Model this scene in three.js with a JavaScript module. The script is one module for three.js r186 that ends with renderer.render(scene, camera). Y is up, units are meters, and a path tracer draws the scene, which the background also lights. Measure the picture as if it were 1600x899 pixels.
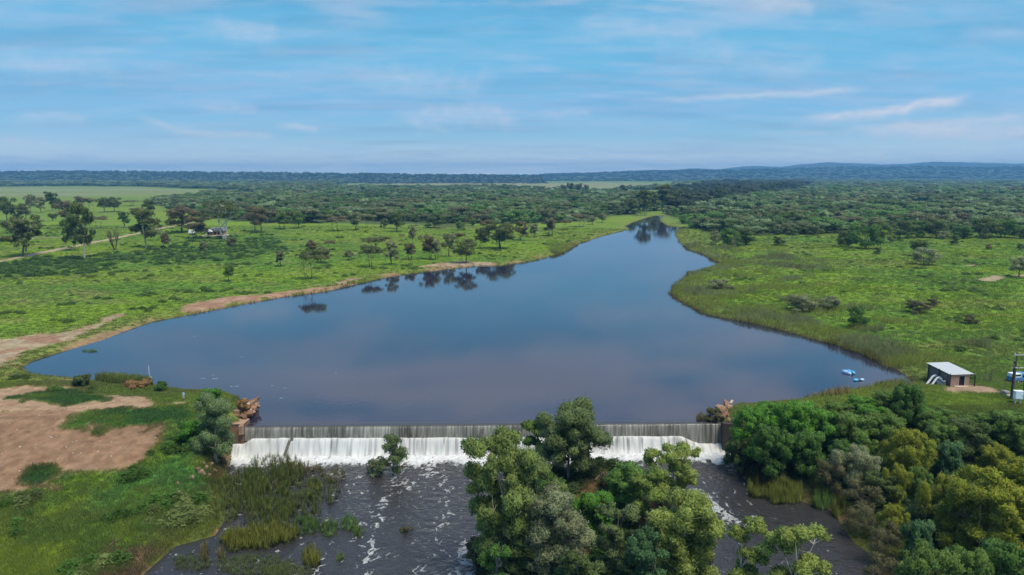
import * as THREE from 'three';
import { MarchingCubes } from 'three/addons/objects/MarchingCubes.js';
import { RoundedBoxGeometry } from 'three/addons/geometries/RoundedBoxGeometry.js';
import { mergeGeometries } from 'three/addons/utils/BufferGeometryUtils.js';

// ------------------------------------------------------------------ camera, sun, exposure
const scene = new THREE.Scene();
const EYE = 40, TILT = THREE.MathUtils.degToRad(8.84), FOC = 1122;      // a drone forty metres above the water
const camera = new THREE.PerspectiveCamera(2 * THREE.MathUtils.radToDeg(Math.atan(449.5 / FOC)), 1600 / 899, 0.5, 60000);
camera.position.set(0, EYE, 0);
camera.rotation.x = -TILT;
scene.add(camera);
const renderer = new THREE.WebGLRenderer({ antialias: true });
renderer.setSize(1024, 575);
renderer.toneMapping = THREE.LinearToneMapping;
renderer.toneMappingExposure = 1.52;
renderer.shadowMap.enabled = true;
const SUN_DIR = new THREE.Vector3(0.45, 1.35, 0.45).normalize();
const sun = new THREE.DirectionalLight(new THREE.Color(1.0, 0.92, 0.76), 2.7);
sun.position.copy(SUN_DIR).multiplyScalar(600).add(new THREE.Vector3(0, 0, -150));
sun.target.position.set(0, 0, -150);
sun.castShadow = true;
sun.shadow.radius = 50;
sun.shadow.mapSize.set(4096, 4096);
Object.assign(sun.shadow.camera, { left: -260, right: 260, top: 260, bottom: -260, near: 1, far: 1400 });
scene.add(sun, sun.target);
scene.fog = new THREE.FogExp2(new THREE.Color(0.20, 0.55, 1.0), 0.000115);

// ------------------------------------------------------------------ noise and random
function rngOf(seed) { let a = seed >>> 0; return () => { a = (a + 0x6d2b79f5) | 0; let t = Math.imul(a ^ (a >>> 15), 1 | a); t = (t + Math.imul(t ^ (t >>> 7), 61 | t)) ^ t; return ((t ^ (t >>> 14)) >>> 0) / 4294967296; }; }
const clamp = (x, a = 0, b = 1) => (x < a ? a : x > b ? b : x);
const mix = (a, b, t) => a + (b - a) * t;
const smooth = (a, b, x) => { const t = clamp((x - a) / (b - a)); return t * t * (3 - 2 * t); };
const hash2 = (i, j, s) => { let h = Math.imul(i, 374761393) + Math.imul(j, 668265263) + Math.imul(s, 1442695041); h = Math.imul(h ^ (h >>> 13), 1274126177); return ((h ^ (h >>> 16)) >>> 0) / 4294967296; };
function vnoise(x, y, s = 0) {
  const i = Math.floor(x), j = Math.floor(y), fx = x - i, fy = y - j, u = fx * fx * fx * (fx * (fx * 6 - 15) + 10), v = fy * fy * fy * (fy * (fy * 6 - 15) + 10);
  return mix(mix(hash2(i, j, s), hash2(i + 1, j, s), u), mix(hash2(i, j + 1, s), hash2(i + 1, j + 1, s), u), v);
}
function fbm(x, y, o = 4, s = 0) { let a = 0.5, t = 0, n = 0; for (let k = 0; k < o; k++) { t += a * vnoise(x, y, s + k * 17); n += a; a *= 0.5; const q = x * 1.62 - y * 1.18; y = x * 1.18 + y * 1.62; x = q; } return t / n; }

// ------------------------------------------------------------------ sky: thin high cloud over blue air
const ray = (px, py) => { const X = (px - 800) / FOC, Y = -(py - 449.5) / FOC; return new THREE.Vector3(X, Y * Math.cos(TILT) - Math.sin(TILT), -Y * Math.sin(TILT) - Math.cos(TILT)).normalize(); };
{
  const W = 4096, Hh = 2048, data = new Float32Array(W * Hh * 4);
  const azel = (px, py) => { const d = ray(px, py); return [Math.atan2(d.x, -d.z) * 57.2958, Math.asin(d.y) * 57.2958]; };
  // cirrus streaks: two ends, half height in degrees, strength
  const streaks = [
    [1280, 186, 1500, 156, 0.5, 1.15], [1340, 207, 1600, 182, 0.6, 0.8], [1400, 200, 1680, 204, 0.8, 1.1], [1040, 155, 1340, 141, 0.3, 0.6], [1150, 150, 1330, 146, 0.5, 0.25],
    [225, 188, 300, 206, 0.35, 0.55], [290, 207, 425, 213, 0.38, 0.75], [440, 196, 495, 200, 0.3, 0.75], [320, 166, 400, 172, 0.4, 0.4], [640, 178, 800, 184, 1.0, 0.5], [640, 188, 700, 206, 0.4, 0.3],
    [0, 218, 75, 224, 0.4, 0.5], [30, 186, 130, 182, 0.5, 0.4], [850, 176, 920, 178, 0.4, 0.4], [1190, 208, 1290, 208, 0.3, 0.35], [330, 42, 430, 46, 1.1, 0.32], [0, 95, 180, 110, 1.1, 0.25],
    [560, 118, 760, 126, 1.2, 0.3], [1180, 0, 1270, 6, 0.8, 0.4], [900, 40, 1150, 66, 1.3, 0.2], [1100, 92, 1280, 100, 1.0, 0.22],
  ].map(([a, b, c, d, h, s]) => [...azel(a, b), ...azel(c, d), h, s]);
  const lin = (r, g, b) => [r, g, b].map((c) => Math.pow(c / 255, 2.2) * 0.66);
  const stops = [[0, lin(290, 292, 280)], [1.2, lin(236, 250, 252)], [3, lin(156, 208, 234)], [5, lin(134, 194, 234)], [9, lin(110, 188, 230)], [14, lin(98, 178, 223)], [24, lin(104, 165, 222)], [45, lin(122, 162, 210)], [90, lin(120, 160, 212)]];
  for (let j = 0; j < Hh; j++) {
    const el = ((j + 0.5) / Hh - 0.5) * 180, e = Math.max(el, 0), er = el / 57.2958, sy = Math.sin(er), cy = Math.cos(er);
    let k = 0; while (k < stops.length - 2 && e > stops[k + 1][0]) k++;
    const t = clamp((e - stops[k][0]) / (stops[k + 1][0] - stops[k][0]));
    for (let i = 0; i < W; i++) {
      const o = (j * W + i) * 4; data[o + 3] = 1;
      let r = mix(stops[k][1][0], stops[k + 1][1][0], t), g = mix(stops[k][1][1], stops[k + 1][1][1], t), b = mix(stops[k][1][2], stops[k + 1][1][2], t);
      if (el > -1) {
        const phi = ((i + 0.5) / W - 0.5) * 2 * Math.PI, x = cy * Math.cos(phi), z = cy * Math.sin(phi), az = Math.atan2(x, -z) * 57.2958, q = 1 / (Math.max(sy, 0) + 0.09);
        const u = x * q, v = z * q;
        const veil = fbm(u * 1.1 + 3, v * 1.6, 4, 5), fine = fbm(u * 3.5 + v * 0.8, v * 6.5, 4, 9);
        const high = smooth(10, 40, e), mott = clamp((fbm(u * 5 + 11, v * 11 + u * 1.5, 4, 27) - 0.4) * 2.2) * (0.3 + 0.7 * veil);
        let c = clamp((veil - 0.4) * 1.9) * 0.5 + clamp((fine - 0.42) * 2.6) * (0.45 + 0.3 * veil);
        c = c * (0.7 - 0.25 * high) + mott * 0.36 + 0.06;
        let cr = 0.30, cg = 0.41, cb = 0.54;
        r = mix(r, cr, c * 0.75); g = mix(g, cg, c * 0.6); b = mix(b, cb, c * 0.4);
        // darker bands of grey-blue cloud between
        const dark = clamp((fbm(u * 0.9 + 40, v * 2.6, 4, 21) - 0.5) * 2.4) * (0.22 + 0.12 * high);
        const bank = smooth(9, 18, e) * smooth(60, 30, e) * smooth(-30, -6, az + (veil - 0.5) * 40) * smooth(75, 30, az) * clamp(0.32 + 3.2 * (fine - 0.43) + 2.0 * (veil - 0.46)); r = mix(r, 0.38, bank); g = mix(g, 0.44, bank); b = mix(b, 0.54, bank);
        r *= 1 - dark * 0.7; g *= 1 - dark * 0.75; b *= 1 - dark * 0.62;
        if (e < 16 && Math.abs(az) < 60) for (const [a0, e0, a1, e1, hh, s] of streaks) {
          const wx = a1 - a0, tt = (az - a0) / wx;
          if (tt < -0.35 || tt > 1.35) continue;
          const em = mix(e0, e1, tt) + (fbm(az * 0.7 + a0, 3.3 + e0, 3, 2) - 0.5) * hh * 1.2, dv = (el - em) / hh;
          if (Math.abs(dv) > 2.2) continue;
          const ends = smooth(-0.3, 0.25, tt) * smooth(1.12, 0.9, tt);
          const w = ends * Math.exp(-dv * dv * (dv < 0 ? 1.6 : 3.2)) * s * (0.35 + 0.9 * fbm(az * 1.6, el * 6 + a0, 4, 31));
          r = mix(r, 0.47, w * 0.85); g = mix(g, 0.50, w * 0.8); b = mix(b, 0.56, w * 0.6);
        }
      }
      data[o] = r; data[o + 1] = g; data[o + 2] = b;
    }
  }
  const tex = new THREE.DataTexture(data, W, Hh, THREE.RGBAFormat, THREE.FloatType);
  tex.mapping = THREE.EquirectangularReflectionMapping; tex.magFilter = THREE.LinearFilter; tex.minFilter = THREE.LinearFilter; tex.colorSpace = THREE.LinearSRGBColorSpace; tex.needsUpdate = true;
  scene.background = tex; scene.environment = tex;
}

// ------------------------------------------------------------------ lie of the land
const V3 = (x, y, z) => new THREE.Vector3(x, y, z);
function P(px, py, h = 0) { const d = ray(px, py), t = (h - EYE) / d.y; return [d.x * t, d.z * t]; }
function poly(list, h = 0) {
  const p = list.map(([a, b]) => P(a, b, h)); p.box = [Infinity, -Infinity, Infinity, -Infinity];
  for (const [x, z] of p) { p.box[0] = Math.min(p.box[0], x); p.box[1] = Math.max(p.box[1], x); p.box[2] = Math.min(p.box[2], z); p.box[3] = Math.max(p.box[3], z); }
  return p;
}
function sdf(p, x, z) {                                                   // signed distance to a polygon, negative inside
  let d = Infinity, inside = false;
  for (let i = 0, j = p.length - 1; i < p.length; j = i++) {
    const ax = p[j][0], az = p[j][1], ex = p[i][0] - ax, ez = p[i][1] - az, wx = x - ax, wz = z - az, t = clamp((wx * ex + wz * ez) / (ex * ex + ez * ez || 1)), qx = wx - ex * t, qz = wz - ez * t;
    d = Math.min(d, qx * qx + qz * qz);
    if ((p[i][1] > z) !== (az > z) && x < (ex * (z - az)) / ez + ax) inside = !inside;
  }
  return (inside ? -1 : 1) * Math.sqrt(d);
}
function sdfNear(p, x, z, far) {                                           // the same, skipping points well outside its box
  const b = p.box, dx = Math.max(b[0] - x, 0, x - b[1]), dz = Math.max(b[2] - z, 0, z - b[3]);
  return dx > far || dz > far ? Math.max(dx, dz) : sdf(p, x, z);
}
const WEIR_A = P(385, 667), WEIR_B = P(1125, 661);
const SPAN0 = WEIR_A[0], SPAN1 = WEIR_B[0];
const HUT = P(1486, 603, 1.6);
const RIVER = -4.3;
function axisZ(x) {                                                        // the line of weir and embankments
  const s = (WEIR_B[1] - WEIR_A[1]) / (SPAN1 - SPAN0);
  return x < SPAN1 ? WEIR_A[1] + (x - SPAN0) * s : WEIR_B[1] - (x - SPAN1) * 0.07;
}
const LAKE = poly([[385, 668], [383, 640], [374, 622], [345, 610], [290, 609], [245, 602], [205, 597], [150, 594], [95, 588], [55, 584], [40, 575], [52, 565], [90, 553], [132, 541], [165, 531], [195, 519], [240, 503], [300, 492], [360, 480], [440, 465],
  [510, 456], [560, 444], [620, 431], [700, 421], [745, 416], [790, 415], [835, 408], [880, 396], [905, 381], [950, 367], [985, 358], [978, 354], [990, 348], [1010, 341], [1026, 337], [1034, 337], [1030, 345], [1040, 352], [1060, 355], [1053, 367], [1062, 380], [1077, 390],
  [1100, 398], [1116, 408], [1133, 411], [1105, 420], [1077, 430], [1056, 445], [1050, 459], [1062, 470], [1085, 482], [1105, 492], [1150, 501], [1200, 511], [1250, 524], [1310, 541], [1350, 555], [1385, 570], [1410, 585], [1424, 597], [1400, 606], [1350, 613], [1300, 622], [1240, 634], [1180, 640], [1140, 640], [1125, 650], [1125, 662]]);
const RIVER_P = poly([[372, 690], [366, 706], [356, 735], [345, 775], [352, 815], [338, 838], [275, 855], [225, 899], [160, 980], [40, 1240], [1500, 1240], [1410, 980], [1369, 899], [1358, 866], [1332, 849], [1315, 824], [1300, 800], [1250, 784], [1222, 786], [1198, 775], [1162, 748], [1150, 722], [1145, 690], [1130, 672], [800, 672], [385, 676]], RIVER);
const ISLE = poly([[742, 872], [752, 820], [790, 775], [850, 748], [925, 736], [1000, 748], [1060, 775], [1085, 812], [1105, 850], [1120, 920], [1110, 1100], [760, 1100], [735, 940]], RIVER);
const LEFT_SOIL_H = 0;
function land(x, z) {
  const d = z - axisZ(x), inSpan = smooth(SPAN0 - 1.2, SPAN0 + 0.3, x) * smooth(SPAN1 + 1.2, SPAN1 - 0.3, x);
  const near = z > -900;
  let h;
  if (d < 0) {
    const s = sdfNear(LAKE, x, z, 320);
    const roll = near ? (fbm(x / 9, z / 9, 3, 3) - 0.5) * 0.5 + (fbm(x / 60, z / 60, 2, 4) - 0.5) * 2.2 * smooth(10, 90, s) : (fbm(x / 200, z / 200, 3, 4) - 0.5) * 4;
    h = s < 0 ? Math.max(-2.6, -0.1 + 0.3 * s) : 0.75 * smooth(0, 3.5, s) - 0.1 * (1 - smooth(0, 1, s)) + 0.009 * Math.min(s, 260) + roll * smooth(0, 6, s);
    if (d > -60) {
      const crest = 2 - Math.max(0, -d - 10) * 0.22 + (fbm(x / 5, z / 5, 3, 8) - 0.5) * 0.35;
      h = Math.max(h, mix(s < 0 ? Math.min(crest, -0.1 + 0.3 * s) : crest * smooth(-0.4, 3, s), -2.6, inSpan));
    }
  } else {
    const noise = (fbm(x / 7, z / 7, 3, 12) - 0.5) * 0.9;
    const left = x < 0 ? 1 : 0, len = left ? 20 : 17;
    let hd = mix(2.05, -3.1, clamp((d - 2.2) / len)) + noise * smooth(0, 8, d);
    if (d > 22) hd -= 0.02 * (d - 22);
    let s = sdfNear(RIVER_P, x, z, 60);
    s = Math.max(s, -sdfNear(ISLE, x, z, 60));
    const bank = RIVER - 0.06 + mix(1.5, 0.32, smooth(1, 24, d)) * s + (s > 0 ? noise * 0.5 * smooth(0, 3, s) : 0);
    h = s < 0 ? Math.max(-6.6, bank) : Math.min(hd, bank);
    h = mix(h, -6.6, inSpan * smooth(6, 2, d));
  }
  return h;
}
function G(px, py) {                                                       // where a line of sight meets the ground
  const d = ray(px, py); let t0 = 20, t1 = 20;
  if (d.y > -0.004) d.y = -0.004;
  for (let k = 0; k < 400; k++) { t1 = t0 * 1.02; if (EYE + d.y * t1 < land(d.x * t1, d.z * t1)) break; t0 = t1; }
  for (let k = 0; k < 24; k++) { const m = (t0 + t1) / 2; if (EYE + d.y * m < land(d.x * m, d.z * m)) t1 = m; else t0 = m; }
  return V3(d.x * t1, land(d.x * t1, d.z * t1), d.z * t1);
}
const depthOf = (v) => (EYE - v.y) * Math.sin(TILT) - v.z * Math.cos(TILT);
const pix = (v) => depthOf(v) / FOC;                                       // metres per photograph pixel there
const gpoly = (list) => { const p = list.map(([a, b]) => { const v = G(a, b); return [v.x, v.z]; }); p.box = [Math.min(...p.map((q) => q[0])), Math.max(...p.map((q) => q[0])), Math.min(...p.map((q) => q[1])), Math.max(...p.map((q) => q[1]))]; return p; };

// ------------------------------------------------------------------ naming
const used = new Map();
function numbered(name) { const n = used.get(name) ?? 0; used.set(name, n + 1); return n ? name + '_' + String(n).padStart(3, '0') : name; }
function tag(o, label, category, group) { o.userData.label = label; o.userData.category = category; if (group) o.userData.group = group; return o; }
function thing(name, label, category, [x, y, z], turn = 0, group) { const o = new THREE.Group(); o.name = numbered(name); o.position.set(x, y, z); o.rotation.y = turn; scene.add(o); return tag(o, label, category, group); }
function obj(name, geo, mat, parent = scene) { const m = new THREE.Mesh(geo, mat); m.name = parent === scene ? numbered(name) : name; m.castShadow = m.receiveShadow = true; parent.add(m); return m; }
function struct(name, geo, mat, label) { const m = obj(name, geo, mat); m.userData.kind = 'structure'; if (label) m.userData.label = label; return m; }
function stuff(m, label) { m.userData.kind = 'stuff'; m.userData.label = label; m.castShadow = m.receiveShadow = true; return m; }
const col = (r, g, b) => new THREE.Color().setRGB(r, g, b);
const mat = (r, g, b, o = {}) => new THREE.MeshStandardMaterial({ color: col(r, g, b), roughness: 0.9, ...o });

// ------------------------------------------------------------------ textures with real grain
function grain(size, f, range = [0, 255]) {
  const d = new Uint8Array(size * size * 4);
  for (let j = 0; j < size; j++) for (let i = 0; i < size; i++) { const v = f(i / size, j / size), o = (j * size + i) * 4; for (let c = 0; c < 3; c++) d[o + c] = clamp((Array.isArray(v) ? v[c] : v)) * 255; d[o + 3] = 255; }
  const t = new THREE.DataTexture(d, size, size); t.wrapS = t.wrapT = THREE.RepeatWrapping; t.magFilter = THREE.LinearFilter; t.minFilter = THREE.LinearMipmapLinearFilter; t.generateMipmaps = true; t.needsUpdate = true; return t;
}
function pnoise(u, v, n, s) { const x = u * n, y = v * n, i = Math.floor(x), j = Math.floor(y), fx = x - i, fy = y - j, a = fx * fx * (3 - 2 * fx), b = fy * fy * (3 - 2 * fy), w = (q) => ((q % n) + n) % n; return mix(mix(hash2(w(i), w(j), s), hash2(w(i + 1), w(j), s), a), mix(hash2(w(i), w(j + 1), s), hash2(w(i + 1), w(j + 1), s), a), b); }
const pfbm = (u, v, n, o, s) => { let a = 0.5, t = 0, m = 0; for (let k = 0; k < o; k++) { t += a * pnoise(u, v, n, s + k); m += a; a *= 0.55; n *= 2; } return t / m; };
const turf = grain(1024, (u, v) => { const n = pfbm(u, v, 24, 5, 3), q = 0.66 + (n - 0.5) * 0.6; return [q * (0.97 + 0.1 * pnoise(u, v, 60, 50)), q, q * 0.95]; });
const bumpy = grain(512, (u, v) => pfbm(u, v, 16, 5, 71));
const ripple = grain(1024, (u, v) => pfbm(u, v * 1, 32, 4, 91));
const swell = grain(1024, (u, v) => 0.5 + 0.5 * (pfbm(u, v, 10, 6, 191) - 0.5) * 2);

// ------------------------------------------------------------------ colours of the ground
const GREENS = { bright: [0.165, 0.255, 0.020], mid: [0.104, 0.198, 0.028], deep: [0.078, 0.150, 0.028], olive: [0.16, 0.19, 0.050], straw: [0.26, 0.23, 0.10], soil: [0.25, 0.145, 0.095], pale: [0.32, 0.245, 0.175], field: [0.20, 0.235, 0.125], wood: [0.06, 0.085, 0.04] };
const REG = {
  soil: gpoly([[-160, 640], [0, 640], [90, 640], [160, 648], [235, 655], [272, 652], [258, 672], [262, 690], [235, 702], [228, 718], [205, 735], [150, 738], [95, 745], [80, 752], [88, 764], [20, 772], [-160, 790]]),
  track: gpoly([[-120, 603], [0, 606], [60, 604], [120, 605], [150, 617], [205, 620], [235, 626], [285, 630], [250, 634], [235, 640], [150, 644], [-120, 648]]),
  tuftA: gpoly([[16, 622], [50, 611], [100, 609], [140, 613], [165, 624], [125, 631], [60, 630]]),
  tuftB: gpoly([[108, 669], [122, 648], [190, 637], [260, 640], [285, 634], [300, 650], [268, 662], [205, 665], [160, 668], [135, 666]]),
  tuftC: gpoly([[28, 752], [45, 737], [80, 732], [120, 741], [95, 752], [60, 755]]),
  shoreA: gpoly([[-60, 540], [0, 530], [50, 522], [88, 523], [130, 513], [185, 491], [192, 494], [150, 513], [138, 520], [108, 530], [60, 544], [0, 572], [-60, 590]]),
  shoreB: gpoly([[285, 486], [296, 475], [345, 466], [420, 459], [500, 449], [505, 453], [440, 463], [360, 476], [310, 486]]),
  shoreC: gpoly([[530, 442], [545, 436], [562, 434], [540, 443]]), shoreD: gpoly([[655, 417], [680, 412], [720, 408], [770, 410], [770, 415], [700, 419]]),
  forb: gpoly([[-80, 425], [60, 402], [150, 398], [250, 388], [300, 372], [430, 366], [450, 392], [400, 402], [300, 412], [200, 420], [100, 432], [-80, 445]]),
  hutpad: gpoly([[1470, 611], [1485, 604], [1516, 600], [1560, 609], [1556, 616], [1505, 615]]),
  sandA: gpoly([[1522, 437], [1552, 430], [1574, 432], [1566, 438], [1540, 440]]), sandB: gpoly([[1504, 416], [1528, 412], [1526, 416]]), sandC: gpoly([[1570, 433], [1600, 428], [1640, 428], [1640, 436], [1590, 433]]),
  wet: gpoly([[1040, 380], [1062, 357], [1120, 372], [1240, 377], [1300, 382], [1250, 392], [1130, 395], [1075, 398]]),
  fieldL: poly([[-400, 300], [-400, 293], [0, 293], [200, 293], [330, 299], [400, 305], [300, 306], [120, 309], [-100, 312], [-400, 316]], 2),
  fieldM: poly([[500, 292], [510, 288], [600, 288], [596, 284], [500, 283.2], [540, 280.5], [690, 282.4], [770, 289], [790, 292], [700, 294]], 2), fieldM2: poly([[760, 296], [790, 291], [880, 290], [900, 295]], 2),
  fieldN: poly([[800, 300], [830, 296], [920, 298], [1040, 294], [1040, 288], [930, 285], [850, 287], [790, 285.5], [700, 285], [790, 289]], 2), fieldR: poly([[1370, 280], [1380, 278.6], [1460, 279], [1450, 280.6]], 2),
  fieldS: poly([[1240, 303], [1330, 299], [1640, 297], [1640, 299], [1400, 302.5]], 2), glade: gpoly([[-200, 335], [60, 315], [120, 335], [170, 345], [250, 350], [230, 362], [100, 372], [-200, 380]]),
  lime: gpoly([[-60, 960], [-60, 770], [60, 768], [110, 790], [130, 830], [110, 880], [90, 960]]), emerald: gpoly([[140, 800], [170, 775], [230, 740], [290, 690], [330, 650], [335, 690], [300, 740], [270, 790], [200, 815]]), mudbank: gpoly([[150, 960], [130, 900], [165, 862], [200, 850], [262, 852], [255, 870], [210, 905], [190, 960]]), lawn: gpoly([[0, 900], [0, 770], [90, 765], [160, 745], [260, 700], [330, 640], [360, 640], [350, 720], [320, 800], [240, 860], [180, 930]]), woodsL: poly([[230, 318], [330, 346], [420, 352], [560, 352], [700, 355], [800, 352], [900, 346], [985, 336], [1020, 327], [1030, 306], [890, 299], [760, 297], [600, 295], [500, 293], [400, 304], [300, 309]], 1),
  woodsR: poly([[1044, 330], [1060, 348], [1120, 365], [1210, 371], [1300, 366], [1400, 360], [1500, 366], [1640, 366], [1720, 366], [1720, 288], [1300, 286], [1060, 299]], 1), tallF: poly([[1046, 328], [1052, 300], [1110, 290.5], [1200, 284.5], [1266, 285], [1262, 296], [1130, 318], [1075, 336]], 1), woodsF: poly([[-300, 292.2], [-300, 282], [500, 281], [560, 285], [495, 292], [400, 302], [330, 297], [200, 292.2]], 1), woodsG: poly([[560, 296], [700, 294.5], [800, 295], [1040, 299], [1100, 297], [1300, 285.5], [1700, 286], [1700, 282], [1300, 281.5], [1060, 285.5], [1045, 293], [930, 298]], 1),
};
const rough = (p, x, z, w, f) => { const s = sdfNear(p, x, z, w * 3); return smooth(w * 0.5, -w * 0.5, s + (fbm(x / f, z / f, 4, 77) - 0.5) * w * 2.2); };
const toward = (c, k, t) => { c[0] = mix(c[0], k[0], t); c[1] = mix(c[1], k[1], t); c[2] = mix(c[2], k[2], t); };
function groundColour(x, z, h, out) {
  const far = -z, d = z - axisZ(x), c = out, G_ = GREENS;
  const a = fbm(x / 55, z / 40, 3, 101), b = fbm(x / 14, z / 10, 4, 111), e = fbm(x / 3.2, z / 2.6, 3, 121);
  c[0] = G_.mid[0]; c[1] = G_.mid[1]; c[2] = G_.mid[2];
  toward(c, G_.bright, smooth(0.36, 0.6, a * 0.65 + b * 0.35) * 0.75);
  toward(c, G_.deep, smooth(0.52, 0.72, b * 0.7 + e * 0.3) * 0.4);
  toward(c, G_.olive, smooth(0.52, 0.75, fbm(x / 25 + 9, z / 18, 4, 131)) * 0.5);
  toward(c, G_.straw, smooth(0.62, 0.8, fbm(x / 8 + 9, z / 6, 4, 141)) * 0.35);
  if (far > 330) {
    toward(c, G_.olive, 0.35 * smooth(330, 800, far));
    for (const w of ['woodsL', 'woodsR', 'woodsF', 'woodsG']) { const k = rough(REG[w], x, z, far < 900 ? 16 : 50, far < 900 ? 25 : 60); if (k > 0) toward(c, G_.wood, 0.85 * k); }
    if (far > 6500) toward(c, G_.wood, 0.85);
    for (const f of ['fieldL', 'fieldM', 'fieldM2', 'fieldN', 'fieldR', 'fieldS']) { const k = rough(REG[f], x, z, 30, 120); if (k > 0) { toward(c, G_.field, k * 0.9); toward(c, f === 'fieldL' ? G_.olive : G_.straw, k * smooth(0.4, 0.6, fbm(x / 300, z / 120, 3, 7)) * 0.6); } }
  }
  if (d < 0 && far < 900) {
    const s = sdfNear(LAKE, x, z, 40);
    toward(c, G_.deep, rough(REG.forb, x, z, 10, 14) * smooth(0.36, 0.6, b) * 0.95);
    toward(c, G_.olive, rough(REG.wet, x, z, 10, 14) * 0.4);
    if (s < 14) { toward(c, G_.olive, smooth(14, 3, s) * 0.6); toward(c, [0.10, 0.085, 0.035], smooth(2.2, 0.3, s) * 0.8); }
    if (x < 40 && s < 9) toward(c, [0.25, 0.16, 0.10], smooth(7, 1, s) * smooth(0.46, 0.62, fbm(x / 11, z / 11, 3, 61)) * 0.9);
    for (const r of ['shoreA', 'shoreB', 'shoreC', 'shoreD']) { const k = rough(REG[r], x, z, 2.5, 4); if (k > 0) { toward(c, r === 'shoreB' ? [0.33, 0.2, 0.15] : G_.pale, k * 0.92); toward(c, G_.soil, k * smooth(0.45, 0.62, fbm(x / 4, z / 4, 3, 64)) * 0.85); } }
    for (const r of ['hutpad', 'sandA', 'sandB', 'sandC']) { const k = rough(REG[r], x, z, 1.4, 3); if (k > 0) toward(c, r === 'hutpad' ? [0.30, 0.20, 0.15] : G_.pale, k * 0.9); }
  }
  if (d > -26 && far < 220) {
    const soil = Math.max(rough(REG.soil, x, z, 2, 4), 0), tr = rough(REG.track, x, z, 1.8, 4), tuft = Math.max(rough(REG.tuftA, x, z, 2, 3), rough(REG.tuftB, x, z, 2.2, 3), rough(REG.tuftC, x, z, 1.6, 3));
    if (d > 0 && x < 0) toward(c, [0.07, 0.16, 0.025], 0.4);
    if (d > 0 && x > 0) toward(c, [0.045, 0.075, 0.022], 0.8);
    const sr = Math.max(sdfNear(RIVER_P, x, z, 30), -sdfNear(ISLE, x, z, 30));
    if (d > 0) { toward(c, [0.11, 0.10, 0.035], smooth(6, 1, sr) * 0.7); toward(c, [0.2, 0.12, 0.07], smooth(2.6, 0.2, sr) * smooth(0.42, 0.6, fbm(x / 5, z / 5, 3, 67)) * 0.85); }
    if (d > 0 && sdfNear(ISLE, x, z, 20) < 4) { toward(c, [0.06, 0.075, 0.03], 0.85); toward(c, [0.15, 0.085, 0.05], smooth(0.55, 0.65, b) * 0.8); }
    toward(c, [0.24, 0.33, 0.024], rough(REG.lime, x, z, 4, 5) * 0.75 * smooth(0.35, 0.55, b)); toward(c, [0.06, 0.20, 0.04], rough(REG.emerald, x, z, 4, 5) * 0.7); toward(c, [0.17, 0.115, 0.065], rough(REG.mudbank, x, z, 2.5, 3) * smooth(0.38, 0.5, e) * 0.9);
    const k = Math.max(soil, tr) * (1 - tuft);
    toward(c, tr > soil ? [0.30, 0.205, 0.135] : [0.225, 0.140, 0.090], k);
    if (k > 0.2) { toward(c, [0.29, 0.195, 0.13], k * smooth(0.5, 0.75, fbm(x / 6, z / 3, 4, 68)) * 0.4); toward(c, [0.21, 0.12, 0.072], k * smooth(0.5, 0.7, fbm(x / 1.1, z / 1.6, 4, 69)) * 0.4); }
    toward(c, [0.035, 0.12, 0.022], tuft * 0.9);
  }
  if (h < -4.35 || (d < 0 && h < -0.08)) toward(c, [0.05, 0.045, 0.035], 0.9);
}
// ------------------------------------------------------------------ the ground, one sheet to the horizon
{
  const NX = 680, rows = [];
  for (let z = 30; z > -64; z -= 2.5) rows.push(z);
  for (let z = -64; z > -260; z *= 1.0042) rows.push(z);
  for (let z = rows[rows.length - 1] * 1.006; z > -900; z *= 1.0062) rows.push(z);
  for (let z = rows[rows.length - 1] * 1.012; z > -12800; z *= 1.02) rows.push(z);
  const NZ = rows.length, pos = new Float32Array(NX * NZ * 3), uv = new Float32Array(NX * NZ * 2), cl = new Float32Array(NX * NZ * 3), idx = new Uint32Array((NX - 1) * (NZ - 1) * 6), c = [0, 0, 0];
  for (let j = 0, o = 0; j < NZ; j++) for (let i = 0; i < NX; i++, o++) {
    const u = (i / (NX - 1)) * 2 - 1, s = 80 + 0.86 * Math.abs(Math.min(rows[j], 0)), x = u * s, z = rows[j], h = land(x, z);
    pos[o * 3] = x; pos[o * 3 + 1] = h; pos[o * 3 + 2] = z; uv[o * 2] = x / 24; uv[o * 2 + 1] = z / 24;
    groundColour(x, z, h, c);
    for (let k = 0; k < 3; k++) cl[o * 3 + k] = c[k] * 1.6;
  }
  for (let j = 0, q = 0; j < NZ - 1; j++) for (let i = 0; i < NX - 1; i++) { const a = j * NX + i, b = a + NX; idx[q++] = a; idx[q++] = a + 1; idx[q++] = b; idx[q++] = a + 1; idx[q++] = b + 1; idx[q++] = b; }
  const g = new THREE.BufferGeometry();
  g.setAttribute('position', new THREE.BufferAttribute(pos, 3)); g.setAttribute('uv', new THREE.BufferAttribute(uv, 2)); g.setAttribute('color', new THREE.BufferAttribute(cl, 3)); g.setIndex(new THREE.BufferAttribute(idx, 1)); g.computeVertexNormals();
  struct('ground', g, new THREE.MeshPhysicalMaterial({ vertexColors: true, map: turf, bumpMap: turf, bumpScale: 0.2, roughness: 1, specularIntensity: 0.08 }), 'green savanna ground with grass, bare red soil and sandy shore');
  console.log('ground', NX * NZ * 2, 'triangles');
}
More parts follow.
